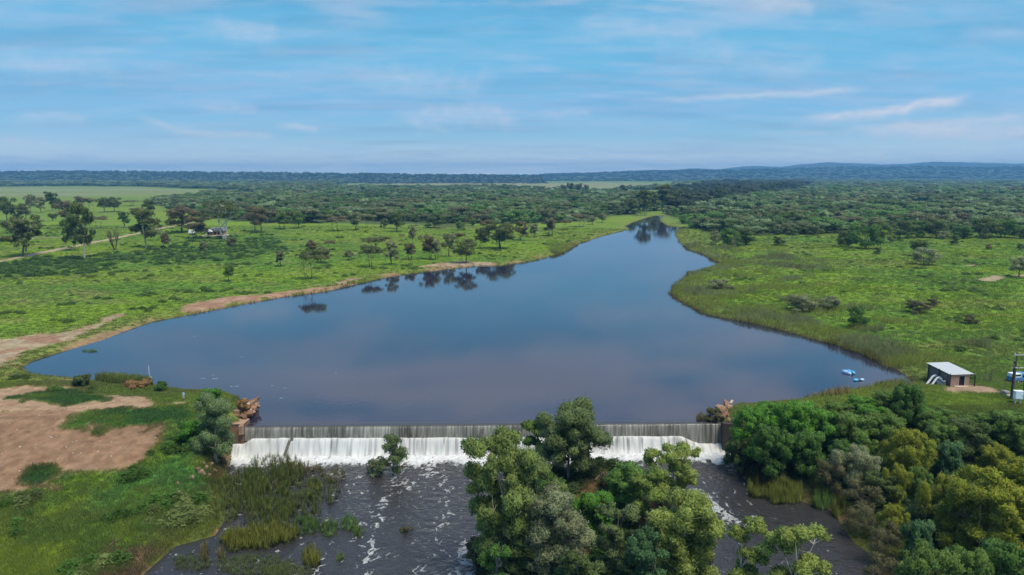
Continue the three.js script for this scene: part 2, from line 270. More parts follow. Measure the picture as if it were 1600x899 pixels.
// ------------------------------------------------------------------ hills on the horizon
const RIDGES = [];
function ridge(name, label, pts, dist, tint, seed, rag = 1) {
  const NX = 360, prof = [[-0.3, -0.02], [-0.2, 0.25], [-0.12, 0.55], [-0.05, 0.85], [0, 1], [0.06, 0.92], [0.14, 0.5], [0.25, -0.02]], g = new THREE.BufferGeometry(), pos = [], cl = [], idx = [], x0 = pts[0][0], x1 = pts[pts.length - 1][0];
  const NP = 30;
  for (let j = 0; j < NP; j++) {
    const t = j / (NP - 1), dz = mix(-0.3, 0.22, t), ph = dz < 0 ? Math.pow(smooth(-0.3, 0.02, dz), 0.8) : smooth(0.22, -0.05, dz);
    for (let i = 0; i < NX; i++) {
      const px = mix(x0, x1, i / (NX - 1)); let k = 0; while (k < pts.length - 2 && px > pts[k + 1][0]) k++;
      const s = clamp((px - pts[k][0]) / (pts[k + 1][0] - pts[k][0])), py = mix(pts[k][1], pts[k + 1][1], s * s * (3 - 2 * s));
      const z = -dist * (1 + dz), x = ((px - 800) / FOC) * dist, top = EYE + ((275 - py) / FOC) * dist;
      const fold = (fbm(x / (dist * 0.06), z / (dist * 0.05), 4, seed) - 0.5) * top * 0.3 * (1 - ph * 0.75), tree = (hash2(i, j, seed) - 0.5) * 5 * rag;
      pos.push(x, ph * top + fold * smooth(0, 0.3, ph) + tree - 3 * (1 - ph), z);
      const q = fbm(x / (dist * 0.02), z / (dist * 0.03), 4, seed + 5); cl.push(tint[0] * (0.5 + q), tint[1] * (0.5 + q), tint[2] * (0.5 + q));
    }
  }
  for (let j = 0; j < NP - 1; j++) for (let i = 0; i < NX - 1; i++) { const a = j * NX + i, b = a + NX; idx.push(a, a + 1, b, a + 1, b + 1, b); }
  g.setAttribute('position', new THREE.Float32BufferAttribute(pos, 3)); g.setAttribute('color', new THREE.Float32BufferAttribute(cl, 3)); g.setIndex(idx); g.computeVertexNormals();
  RIDGES.push(pos); return struct(name, g, new THREE.MeshStandardMaterial({ vertexColors: true, roughness: 1 }), label);
}
ridge('hills', 'low dark wooded plateau along the left horizon', [[-260, 270], [0, 269], [150, 268], [260, 268.5], [400, 270], [560, 271.5], [700, 273.2], [840, 275]], 5000, [0.045, 0.07, 0.032], 300, 1);
ridge('hills', 'long blue wooded ridge rising behind the lake to the right', [[740, 275.5], [820, 273.2], [900, 271], [1000, 268], [1100, 266], [1200, 264.5], [1300, 262], [1420, 260.5], [1520, 262], [1700, 259], [1900, 258]], 7200, [0.05, 0.075, 0.04], 320, 1);
ridge('hills', 'farthest blue hills with rounded tops above the right ridge', [[640, 276], [690, 273.6], [720, 272.6], [760, 274], [830, 274], [960, 270], [1000, 266], [1040, 265.6], [1075, 263.2], [1105, 264.6], [1165, 259.4], [1205, 261], [1245, 257], [1280, 254.2], [1325, 256], [1345, 258.6], [1385, 257], [1450, 253.4], [1500, 254.4], [1560, 256], [1600, 254.5], [1700, 253], [1900, 256]], 10500, [0.06, 0.085, 0.05], 340, 1);

// ------------------------------------------------------------------ water
{
  const plane = (pts, y, tile) => {
    const s = new THREE.Shape(pts.map(([x, z]) => new THREE.Vector2(x, -z))), g = new THREE.ShapeGeometry(s); g.rotateX(-Math.PI / 2); g.translate(0, y, 0);
    const p = g.attributes.position, u = g.attributes.uv; for (let i = 0; i < p.count; i++) u.setXY(i, p.getX(i) / tile, p.getZ(i) / tile); return g;
  };
  const lake = plane([[SPAN0 - 130, axisZ(SPAN0 - 130) - 0.6], [SPAN0, axisZ(SPAN0) - 0.5], [SPAN1, axisZ(SPAN1) - 0.5], [130, axisZ(130) - 1], [330, -260], [330, -1000], [-330, -1000], [-330, -260]], 0, 22);
  struct('lake_water', lake, new THREE.MeshPhysicalMaterial({ color: col(0.025, 0.025, 0.048), roughness: 0.035, ior: 1.5, bumpMap: ripple, bumpScale: 0.005 }), 'still slate blue reservoir water mirroring sky and trees');
  const river = plane([[-140, axisZ(-140) + 0.9], [SPAN0, axisZ(SPAN0) + 0.9], [SPAN1, axisZ(SPAN1) + 0.9], [110, axisZ(110) + 0.9], [110, 25], [-140, 25]], RIVER, 9);
  struct('river_water', river, new THREE.MeshPhysicalMaterial({ color: col(0.034, 0.032, 0.033), roughness: 0.09, ior: 1.4, bumpMap: swell, bumpScale: 0.24 }), 'dark brown rippled river water below the weir');
}
// ------------------------------------------------------------------ geometry collector
class GB {
  constructor() { this.p = []; this.n = []; this.c = []; this.i = []; }
  get base() { return this.p.length / 3; }
  vert(x, y, z, nx, ny, nz, r = 1, g = 1, b = 1) { this.p.push(x, y, z); this.n.push(nx, ny, nz); this.c.push(r, g, b); }
  tube(pts, radii, sides = 6, tone = 1) {
    const up = V3(0.13, 1, 0.07), t = V3(), a = V3(), b = V3(), start = this.base;
    for (let k = 0; k < pts.length; k++) {
      t.copy(pts[Math.min(k + 1, pts.length - 1)]).sub(pts[Math.max(k - 1, 0)]).normalize();
      a.crossVectors(t, Math.abs(t.y) > 0.95 ? V3(1, 0.1, 0) : up).normalize(); b.crossVectors(t, a);
      for (let s = 0; s < sides; s++) { const q = (s / sides) * 6.2832, cx = Math.cos(q), sx = Math.sin(q), nx = a.x * cx + b.x * sx, ny = a.y * cx + b.y * sx, nz = a.z * cx + b.z * sx, w = tone * (0.8 + 0.4 * hash2(k, s, start)); this.vert(pts[k].x + nx * radii[k], pts[k].y + ny * radii[k], pts[k].z + nz * radii[k], nx, ny, nz, w, w, w); }
    }
    for (let k = 0; k < pts.length - 1; k++) for (let s = 0; s < sides; s++) { const p = start + k * sides + s, q = start + k * sides + ((s + 1) % sides); this.i.push(p, q, p + sides, q, q + sides, p + sides); }
    return this;
  }
  leaf(cx, cy, cz, ax, ay, az, bx, by, bz, nx, ny, nz, r, g, b) {           // a pointed leaf spray: stalk end wide, tip along a, facing along n
    const s = this.base, gx = ay * bz - az * by, gy = az * bx - ax * bz, gz = ax * by - ay * bx, flip = gx * nx + gy * ny + gz * nz < 0;
    this.vert(cx - ax + bx, cy - ay + by, cz - az + bz, nx, ny, nz, r, g, b); this.vert(cx + ax, cy + ay, cz + az, nx, ny, nz, r, g, b); this.vert(cx - ax - bx, cy - ay - by, cz - az - bz, nx, ny, nz, r, g, b);
    if (flip) this.i.push(s, s + 1, s + 2); else this.i.push(s, s + 2, s + 1);
  }
  build() {
    const g = new THREE.BufferGeometry(); g.setAttribute('position', new THREE.Float32BufferAttribute(this.p, 3)); g.setAttribute('normal', new THREE.Float32BufferAttribute(this.n, 3)); g.setAttribute('color', new THREE.Float32BufferAttribute(this.c, 3)); g.setIndex(this.i); return g;
  }
}
const bez = (a, b, c, n = 5) => Array.from({ length: n }, (_, k) => { const t = k / (n - 1), u = 1 - t; return V3(u * u * a.x + 2 * u * t * b.x + t * t * c.x, u * u * a.y + 2 * u * t * b.y + t * t * c.y, u * u * a.z + 2 * u * t * b.z + t * t * c.z); });
// a tree of height H and crown width W: trunk with limbs to every clump, crown of leaf sprays gathered in clumps
function treeShape({ seed = 1, H = 10, W = 8, low = 0.35, fork = 0.3, nb = 18, br = 0.2, flat = 0.7, n = 2500, ls = 0.3, droop = 0, lean = 0.04, tr = 0.025, under = 0.45, stems = 1, shape = 'oval', hue = 0.18, sides = 6, nl = 8 }) {
  const R = rngOf(seed * 7919 + 13), trunk = new GB(), crown = new GB(), blobs = [];
  const cy = ((low + 1) / 2) * H, ry = ((1 - low) / 2) * H, rx = W / 2;
  const lobes = [];
  for (let k = 0; k < nl; k++) {                                           // the big lobes that give the outline
    const ang = k * 2.39996 + R() * 0.9, LR = W * (shape === 'column' ? 0.24 : 0.2) * (0.7 + 0.75 * R());
    const t = (k + 0.2 + 0.6 * R()) / nl, yy = shape === 'umbrella' ? 0.15 + 0.75 * R() : -0.8 + 1.7 * t;
    let rad = shape === 'umbrella' ? Math.sqrt(R()) * 1.05 : Math.sqrt(Math.max(0.03, 1 - Math.pow(Math.abs(yy), shape === 'column' ? 3 : 2.2))) * (0.45 + 0.6 * R());
    const out = Math.max(0.08 * rx, rx - LR * 0.8) * rad;
    lobes.push({ x: Math.cos(ang) * out, y: Math.max(LR * 0.45, Math.min(cy + yy * ry, H - LR * flat * 0.8)), z: Math.sin(ang) * out, R: LR });
  }
  for (let k = 0; k < nb; k++) {                                           // clumps of sprays over each lobe
    const q = lobes[k % nl], a = R() * 6.283, u = -0.35 + 1.3 * Math.pow(R(), 0.8), c = Math.sqrt(Math.max(0, 1 - Math.min(1, u * u))), s = q.R * (0.55 + 0.5 * R());
    const rr = br * W * 0.66 * (0.6 + 0.8 * R());
    blobs.push({ x: q.x + Math.cos(a) * c * s, y: Math.max(rr * 0.4, q.y + Math.min(u, 1) * s * flat), z: q.z + Math.sin(a) * c * s, r: rr, lobe: q });
  }
  const tilt = R() * 6.28, lx = Math.cos(tilt) * lean * H, lz = Math.sin(tilt) * lean * H, r0 = tr * H;
  const forkAt = V3(lx * fork, H * fork, lz * fork);
  for (let s = 0; s < stems; s++) {
    const ox = stems > 1 ? (R() - 0.5) * W * 0.16 : 0, oz = stems > 1 ? (R() - 0.5) * W * 0.16 : 0;
    trunk.tube(bez(V3(ox, -0.3, oz), V3(ox * 0.6 + (R() - 0.5) * r0 * 4, H * fork * 0.5, oz * 0.6 + (R() - 0.5) * r0 * 4), forkAt.clone().add(V3(ox * 2, 0, oz * 2)), 6), [1.35, 1.05, 0.95, 0.88, 0.82, 0.76].map((k) => (k * r0) / Math.sqrt(stems)), sides + 1);
    const own = lobes.filter((_, k) => k % stems === s);
    trunk.tube(bez(forkAt.clone().add(V3(ox * 2, -0.2, oz * 2)), V3(lx * 0.7 + ox * 2.5, H * mix(fork, 0.9, 0.5), lz * 0.7 + oz * 2.5), V3(lx + ox * 3, H * 0.88, lz + oz * 3), 6), [0.74, 0.62, 0.5, 0.36, 0.24, 0.1].map((k) => (k * r0) / Math.sqrt(stems)), sides);
    for (const b of own) {
      const at = mix(fork * H, Math.max(fork * H, b.y - rx * 0.3), 0.35 + 0.5 * R()), t = (at - fork * H) / (0.88 * H - fork * H), base = V3(mix(forkAt.x + ox * 2, lx + ox * 3, t), at, mix(forkAt.z + oz * 2, lz + oz * 3, t)), tip = V3(b.x, b.y, b.z);
      const midp = base.clone().lerp(tip, 0.5).add(V3((R() - 0.5) * rx * 0.2, ry * 0.1, (R() - 0.5) * rx * 0.2));
      const rl = r0 * (0.28 + 0.22 * R()) * (1 - 0.5 * clamp(t));
      trunk.tube(bez(base, midp, tip, 5), [rl, rl * 0.8, rl * 0.62, rl * 0.45, rl * 0.22], Math.max(4, sides - 2));
      for (const c of blobs) if (c.lobe === b) { const e = V3(c.x, c.y, c.z), m = tip.clone().lerp(e, 0.5); m.y -= c.r * 0.25; trunk.tube([midp.clone().lerp(tip, 0.75), m, e], [rl * 0.4, rl * 0.26, rl * 0.1], 4); }
    }
  }
  const tot = blobs.reduce((a, b) => a + b.r * b.r, 0);
  for (const b of blobs) {
    const m = Math.round((n * b.r * b.r) / tot), bt = 0.86 + 0.28 * R();
    for (let k = 0; k < m; k++) {
      let dx, dy, dz, l; do { dx = R() * 2 - 1; dy = R() * 2 - 1; dz = R() * 2 - 1; l = Math.hypot(dx, dy, dz); } while (l > 1 || l < 0.05);
      dx /= l; dy /= l; dz /= l; if (dy < -0.25 && R() > under) dy = -dy;
      const rad = b.r * (0.5 + 0.5 * Math.sqrt(R())) * (0.62 + 0.7 * vnoise(dx * 2.6 + k % 3 + b.x * 3, dz * 2.6 + dy * 2.4 + b.z * 3, seed)) * (R() < 0.07 ? 1.28 : 1);
      const x = b.x + dx * rad, y = b.y + dy * rad * flat - (droop ? R() * droop * b.r : 0), z = b.z + dz * rad;
      if (y < 0.02) continue;
      const s = ls * 1.14 * (0.6 + 0.8 * R()); let ax = R() - 0.5, ay = (R() - 0.5) * (1 - droop) - droop * 0.9, az = R() - 0.5, al = s / Math.hypot(ax, ay, az); ax *= al; ay *= al; az *= al;
      let qx = R() - 0.5, qy = R() - 0.5, qz = R() - 0.5, dt = (qx * ax + qy * ay + qz * az) / (s * s); qx -= dt * ax; qy -= dt * ay; qz -= dt * az; const ql = (s * 0.4) / (Math.hypot(qx, qy, qz) || 1);
      const q = b.lobe; let nx = dx * 0.55 + ((x - q.x) / q.R) * 0.3 + (R() - 0.5) * 0.8, ny = dy * 0.55 + ((y - q.y) / q.R) * 0.3 + 0.2 + (R() - 0.5) * 0.8, nz = dz * 0.55 + ((z - q.z) / q.R) * 0.3 + (R() - 0.5) * 0.8; const nl = Math.hypot(nx, ny, nz) || 1;
      const v = bt * (0.72 + 0.56 * R()), w = (R() - 0.5) * hue;
      crown.leaf(x, y, z, ax, ay, az, qx * ql, qy * ql, qz * ql, nx / nl, ny / nl, nz / nl, v * (1 + w), v, v * (1 - w));
    }
  }
  let mw = 1e-6, mh = 1e-6; const rs = [], cp = crown.p;
  for (let i = 0; i < cp.length; i += 9) { rs.push(Math.abs(cp[i]), Math.abs(cp[i + 2])); mh = Math.max(mh, cp[i + 1]); }
  rs.sort((a, b) => a - b); mw = rs[Math.floor(rs.length * 0.997)] || rx;
  const kx = rx / mw, ky = H / mh;
  for (const q of [trunk.p, cp]) for (let i = 0; i < q.length; i += 3) { q[i] *= kx; q[i + 1] *= ky; q[i + 2] *= kx; }
  return { trunk: trunk.build(), crown: crown.build() };
}
const leafMat = (r, g, b, k = 1.22) => new THREE.MeshPhysicalMaterial({ color: col(r * k, g * k, b * k), vertexColors: true, roughness: 1, specularIntensity: 0.12, transmission: 0.5, thickness: 0, side: THREE.DoubleSide });
const barkMat = (r, g, b) => new THREE.MeshStandardMaterial({ color: col(r, g, b), vertexColors: true, roughness: 0.95 });
const L = {
  acacia: leafMat(0.133, 0.164, 0.057), grey: leafMat(0.234, 0.258, 0.133), brown: leafMat(0.186, 0.165, 0.088), dark: leafMat(0.113, 0.160, 0.050), mid: leafMat(0.140, 0.225, 0.050), gum: leafMat(0.160, 0.216, 0.083), gumLight: leafMat(0.261, 0.326, 0.085), fresh: leafMat(0.118, 0.272, 0.038), yellow: leafMat(0.240, 0.270, 0.034),
  blue: leafMat(0.086, 0.172, 0.070), wattle: leafMat(0.258, 0.288, 0.159), scrub: leafMat(0.156, 0.149, 0.070), deep: leafMat(0.091, 0.180, 0.038), dry: leafMat(0.374, 0.234, 0.101),
};
const B = { dark: barkMat(0.10, 0.075, 0.055), pale: barkMat(0.46, 0.40, 0.32), grey: barkMat(0.22, 0.19, 0.155), brown: barkMat(0.16, 0.11, 0.075) };

// ------------------------------------------------------------------ tree kinds (each of height 1; scaled when planted)
function plant(name, label, category, shape, leaf, bark, at, group, turn = 0, parts = ['trunk', 'crown']) {
  const t = thing(name, label, category, [at.x, at.y, at.z], turn, group);
  obj(parts[0], shape.trunk, bark, t); if (leaf && shape.crown.index.count) obj(parts[1], shape.crown, leaf, t);
  return t;
}
const KIND = {
  umbrella: (s) => treeShape({ seed: s, H: 1, W: 1.15, low: 0.45, fork: 0.2, nl: 7, nb: 46, br: 0.15, flat: 0.5, n: 4200, ls: 0.03, stems: 2, shape: 'umbrella', under: 0.35, tr: 0.02, lean: 0.14, sides: 5 }),
  acacia: (s) => treeShape({ seed: s, H: 1, W: 1.05, low: 0.26, fork: 0.2, nl: 7, nb: 46, br: 0.16, flat: 0.7, n: 4200, ls: 0.03, stems: 2, tr: 0.022, under: 0.4, lean: 0.12, sides: 5 }),
  round: (s) => treeShape({ seed: s, H: 1, W: 0.95, low: 0.24, fork: 0.22, nl: 8, nb: 44, br: 0.16, flat: 0.85, n: 4200, ls: 0.028, tr: 0.024, under: 0.5, sides: 5 }),
  bush: (s) => treeShape({ seed: s, H: 1, W: 1.3, low: 0.0, fork: 0.12, nl: 8, nb: 44, br: 0.16, flat: 0.75, n: 4600, ls: 0.032, tr: 0.026, stems: 2, under: 0.7, sides: 5 }),
  gum: (s) => treeShape({ seed: s, H: 1, W: 0.62, low: 0.22, fork: 0.32, nl: 8, nb: 50, br: 0.15, flat: 0.85, n: 4200, ls: 0.026, droop: 0.45, tr: 0.02, under: 0.7, lean: 0.14, sides: 6, shape: 'column' }),
};
const shapes = {}; let serial = 0;
for (const k in KIND) shapes[k] = [1, 2, 3, 4].map((s) => KIND[k](s * 31 + k.length));
// base pixel, top pixel and crown width in the photograph give the place and the true size
function treeAt(kind, v, bx, by, ty, w, leaf, bark, name, label, group, category = 'tree') {
  const at = G(bx, by), m = pix(at), H = (by - ty) * m * 1.03, W = w * m, sh = shapes[kind][v % 4], natural = { umbrella: 1.15, acacia: 1.05, round: 0.95, bush: 1.3, gum: 0.62 }[kind];
  const t = plant(name, label, category, sh, leaf, bark, at, group, (serial++ * 2.1) % 6.28);
  const q = (W / natural); t.scale.set(q, H, q); return t;
}

// ------------------------------------------------------------------ the weir and its falling water
const along = (x, d, y) => V3(x, y, axisZ(x) + d);
function sheet(cols, prof, f) {                                            // f(u 0..1, profile row) -> [x, d, y, r, g, b]
  const pos = [], cl = [], idx = [], n = prof.length;
  for (let i = 0; i < cols; i++) for (let k = 0; k < n; k++) { const [x, d, y, r, g, b] = f(i / (cols - 1), k, prof[k], i); pos.push(x, y, axisZ(x) + d); cl.push(r, g, b); }
  for (let i = 0; i < cols - 1; i++) for (let k = 0; k < n - 1; k++) { const a = i * n + k, b = a + n; idx.push(a, a + 1, b, b, a + 1, b + 1); }
  const g = new THREE.BufferGeometry(); g.setAttribute('position', new THREE.Float32BufferAttribute(pos, 3)); g.setAttribute('color', new THREE.Float32BufferAttribute(cl, 3)); g.setIndex(idx); g.computeVertexNormals(); return g;
}
function prism(pts, x0, x1, skew = 0) {                                    // (d, y) outline swept along the weir line
  const s = new THREE.Shape(pts.map(([d, y]) => new THREE.Vector2(d, y))), g = new THREE.ExtrudeGeometry(s, { depth: x1 - x0, bevelEnabled: true, bevelSize: 0.04, bevelThickness: 0.04, bevelSegments: 1, steps: 1 });
  const p = g.attributes.position; for (let i = 0; i < p.count; i++) { const d = p.getX(i), y = p.getY(i), x = x0 + p.getZ(i); p.setXYZ(i, x, y, axisZ(x) + d + skew); }
  g.index = null; const q = g.clone(); for (let i = 0; i < p.count; i += 3) for (let k = 0; k < 3; k++) q.attributes.position.setXYZ(i + k, p.getX(i + 2 - k), p.getY(i + 2 - k), p.getZ(i + 2 - k)); q.computeVertexNormals(); return q;
}
const rusty = new THREE.MeshStandardMaterial({ color: col(0.30, 0.17, 0.10), roughness: 0.95, bumpMap: bumpy, bumpScale: 0.05 });
const LEDGE = (x) => mix(-1.78, -1.95, clamp((x + 40) / 60)) - 1.25 * smooth(27.2, 31, x) + (fbm(x / 6, 2, 2, 3) - 0.5) * 0.25;
{
  const weir = thing('weir', 'long straight concrete weir wall across the river under falling water', 'weir', [0, 0, 0]);
  const wet = new THREE.MeshStandardMaterial({ color: col(0.12, 0.11, 0.095), roughness: 0.6, bumpMap: bumpy, bumpScale: 0.05 });
  obj('wall', prism([[-1.1, -0.09], [0.1, -0.09], [0.25, -0.3], [0.5, -2.4], [0.5, -6.8], [-1.1, -6.8]], SPAN0 - 0.3, SPAN1 + 0.3), wet, weir);
  obj('apron', prism([[0.5, -3.75], [2.6, -4.45], [5.5, -5.2], [5.5, -6.8], [0.5, -6.8]], SPAN0 - 2.5, SPAN1), wet, weir);
  for (const [px, lean, top] of [[455, -0.9, -1.75], [752, -1.5, -0.5], [812, -1.2, -0.5]]) {                 // slanting ribs that part the water
    const x = P(px, 682, -1.5)[0], g = prism([[0.3, top], [0.75, top], [1.15, -2.0], [2.5, -4.2], [2.9, -4.6], [0.3, -4.6]], x, x + 0.34);
    const p = g.attributes.position; for (let i = 0; i < p.count; i++) p.setX(i, p.getX(i) + lean * smooth(-0.5, -4.4, p.getY(i))); g.computeVertexNormals(); obj('buttress', g, wet, weir);
  }
  // grey veil over the upper face: bands of thin clear water and threads of white
  const upper = [[-1.6, 0.004], [-0.6, -0.005], [-0.1, -0.015], [0.2, -0.06], [0.42, -0.22], [0.56, -0.6], [0.66, -1.1], [0.74, -1.6], [0.8, -2.15], [0.85, -2.9], [0.88, -3.5]];
  const NU = 1500, w0 = SPAN0 - 0.1, w1 = SPAN1 + 0.05;
  const veil = sheet(NU, upper, (u, k, [d, y], i) => {
    const x = mix(w0, w1, u), thread = Math.pow(vnoise(x * 4.6, y * 0.35, 41), 1.5) * 0.55 + hash2(i, 3, 7) * 0.16 + 0.1 + fbm(x / 3.5, 0.3, 2, 43) * 0.5, t = clamp((thread - 0.28) * 0.95) * (k < 3 ? 0 : k < 4 ? 0.35 : 1), floor = LEDGE(x), yy = k > 4 ? y * (floor - 0.25) / -2.15 : y;
    const c = [mix(0.055, 0.42, t), mix(0.052, 0.42, t), mix(0.045, 0.37, t)];
    return [x, d + (k > 3 ? (vnoise(x * 5, y * 0.4, 44) - 0.5) * 0.12 : 0), Math.max(yy, floor - 0.3), ...c];
  });
  const fall = struct('waterfall', veil, new THREE.MeshPhysicalMaterial({ vertexColors: true, roughness: 0.22, ior: 1.33 }), 'thin grey veil of water falling over the upper weir wall');
  fall.name = numbered('waterfall').replace(/_\d+$/, '');
  // white water below the ledge
  const lower = [[0.72, 0.02], [0.9, 0.04], [1.1, -0.05], [1.3, -0.3], [1.5, -0.7], [1.7, -1.15], [1.9, -1.6], [2.15, -1.95], [2.5, -2.25], [3.0, -2.42]];
  const l0 = SPAN0 - 1.9, l1 = SPAN1 + 0.5;
  const white = sheet(1300, lower, (u, k, [d, y], i) => {
    const x = mix(l0, l1, u), left = smooth(SPAN0 + 1.4, SPAN0 - 0.6, x), top = LEDGE(x) - left * 0.75, sc = (top - RIVER + 0.1) / 2.42, n = fbm(x * 1.3, d * 0.8, 4, 51), st = vnoise(x * 3.1, d * 0.25, 52);
    const gap = smooth(0.62, 0.85, vnoise(x * 1.9, d * 0.22, 53)) * smooth(0.85, 1.3, d) * smooth(2.6, 1.9, d), rib = [455, 752, 812].some((q) => Math.abs(x - P(q, 682, -1.5)[0] - 0.2) < 0.28);
    const t = clamp(0.80 + (n - 0.5) * 0.35 - gap * 0.28 - 0.3 * smooth(0.45, 0.2, st));
    return [x, d + (n - 0.5) * 0.4 + (st - 0.5) * 0.14 + left * 0.3, top + y * sc + (n - 0.5) * 0.22 - (rib ? 0.5 : 0) - gap * 0.12, t * 0.72, t * 0.72, t * 0.70];
  });
  const wf = obj('waterfall_foam', white, new THREE.MeshStandardMaterial({ vertexColors: true, roughness: 0.7 })); wf.name = 'waterfall_001'; wf.userData.kind = 'structure'; wf.userData.label = 'bright white water tumbling over the lower weir ledge';
}
// foam that floats on the river: it rises above the surface where the water is churned
{
  const line = (pts) => pts.map(([a, b]) => P(a, b, RIVER));
  const streaks = [[line([[628, 735], [612, 765], [590, 800], [580, 850], [572, 900], [570, 950]]), 1.1, 0.62], [line([[690, 760], [700, 800], [680, 840], [655, 900]]), 1.0, 0.5], [line([[735, 850], [728, 880], [740, 930]]), 1.5, 0.85], [line([[560, 745], [545, 750], [520, 742]]), 0.8, 0.5], [line([[1062, 768], [1085, 770], [1105, 785], [1140, 812]]), 1.7, 1.0], [line([[1066, 775], [1080, 795], [1120, 808]]), 1.3, 0.9], [line([[640, 760], [665, 735], [690, 745]]), 1.2, 0.5], [line([[520, 850], [500, 880], [480, 920]]), 0.8, 0.5]];
  const seg = (p, x, z) => { let d = 1e9; for (let i = 0; i < p.length - 1; i++) { const [ax, az] = p[i], ex = p[i + 1][0] - ax, ez = p[i + 1][1] - az, t = clamp(((x - ax) * ex + (z - az) * ez) / (ex * ex + ez * ez)); d = Math.min(d, Math.hypot(x - ax - ex * t, z - az - ez * t)); } return d; };
  const pos = [], cl = [], idx = [], step = 0.125, X0 = SPAN0 - 4, X1 = SPAN1 + 4, nx = Math.round((X1 - X0) / step), nz = Math.round(62 / step), at = new Map();
  const heights = new Float32Array((nx + 1) * (nz + 1)).fill(-1), cover = new Float32Array((nx + 1) * (nz + 1));
  for (let j = 0; j <= nz; j++) for (let i = 0; i <= nx; i++) {
    const x = X0 + i * step, d = 1.7 + j * step, z = axisZ(x) + d;
    if (Math.abs(x) > 12 + 0.76 * -z) continue;
    const reach = 4.5 + (fbm(x / 3.2, 7, 3, 61) - 0.5) * 3.2 + 1.4 * smooth(26, 34, x), edge = smooth(reach + 2.6, reach - 1.2, d);
    let m = edge * 1.15 - (1 - edge) * 0.1;
    let s = 0; for (const [p, w, k] of streaks) s = Math.max(s, k * Math.exp(-Math.pow(seg(p, x, z) / w, 2)));
    m = Math.max(m, s * 0.82); m += 0.1 * smooth(26, 8, d);
    const wx = x + (fbm(x * 0.5, z * 0.5, 3, 65) - 0.5) * 2.2, n = fbm(wx * 1.7, z * 0.75, 4, 62), ln = 1 - Math.abs(2 * fbm(wx * 1.9 + 7, z * 0.8, 4, 66) - 1), lace = Math.pow(ln, 3), f = edge > 0.02 ? 0.03 + Math.max(edge * 1.0 - 0.42 + (n - 0.5) * 1.5 + (vnoise(x * 3.3, z * 1.1, 67) - 0.5) * 0.55, m * 0.6 + (lace - 0.75) * 0.9 - 0.25) : m * 0.85 + (lace - 0.74) * 1.1 + (n - 0.5) * 1.25 - 0.35;
    cover[j * (nx + 1) + i] = smooth(-0.2, 0.3, f) * mix(0.4 + 0.35 * vnoise(x * 5, z * 3, 68), 1, edge);
    if (f > -0.26 && land(x, z) < RIVER + 0.05) heights[j * (nx + 1) + i] = RIVER + 0.02 + clamp(f, 0, 0.5) * 0.07 * (1 + 1.6 * edge) + (edge > 0.5 ? (vnoise(x * 2.4, z * 2.4, 63) - 0.5) * 0.2 : 0);
  }
  const vert = (i, j) => { const key = j * (nx + 1) + i; if (!at.has(key)) { at.set(key, pos.length / 3); const x = X0 + i * step, z = axisZ(x) + 1.7 + j * step; pos.push(x, heights[key], z); const v = 0.5 + 0.22 * vnoise(x * 3, z * 3, 64); cl.push(v, v, v * 0.98, cover[key]); } return at.get(key); };
  for (let j = 0; j < nz; j++) for (let i = 0; i < nx; i++) { const k = j * (nx + 1) + i; if (heights[k] > -10 && heights[k] !== -1 && heights[k + 1] !== -1 && heights[k + nx + 1] !== -1 && heights[k + nx + 2] !== -1) { const a = vert(i, j), b = vert(i + 1, j), c = vert(i, j + 1), e = vert(i + 1, j + 1); idx.push(a, c, b, b, c, e); } }
  const g = new THREE.BufferGeometry(); g.setAttribute('position', new THREE.Float32BufferAttribute(pos, 3)); g.setAttribute('color', new THREE.Float32BufferAttribute(cl, 4)); g.setIndex(idx); g.computeVertexNormals();
  stuff(obj('foam', g, new THREE.MeshStandardMaterial({ vertexColors: true, roughness: 0.8, transparent: true })), 'white foam below the weir and in streaks down the river');
  console.log('foam', idx.length / 3);
}
// a rock-like block: rounded box with its corners pushed about
function block(w, h, d, seed, r = 0.12, seg = 2) {
  const g = new RoundedBoxGeometry(w, h, d, seg, Math.min(r, w / 3, h / 3, d / 3)), p = g.attributes.position, R = rngOf(seed), k = [R(), R(), R()];
  for (let i = 0; i < p.count; i++) { const x = p.getX(i), y = p.getY(i), z = p.getZ(i), f = 1 + (vnoise(x * 1.7 / w + k[0] * 9 + y / h, z * 1.7 / d + k[1] * 9, seed) - 0.5) * 0.36; p.setXYZ(i, x * f, y * f, z * f); }
  g.computeVertexNormals(); return g;
}
const stoneMats = [rusty, new THREE.MeshStandardMaterial({ color: col(0.36, 0.23, 0.15), roughness: 0.95, bumpMap: bumpy, bumpScale: 0.06 }), new THREE.MeshStandardMaterial({ color: col(0.24, 0.13, 0.08), roughness: 0.95, bumpMap: bumpy, bumpScale: 0.06 })];
const paleConcrete = new THREE.MeshStandardMaterial({ color: col(0.46, 0.38, 0.31), roughness: 0.95, bumpMap: bumpy, bumpScale: 0.03 });
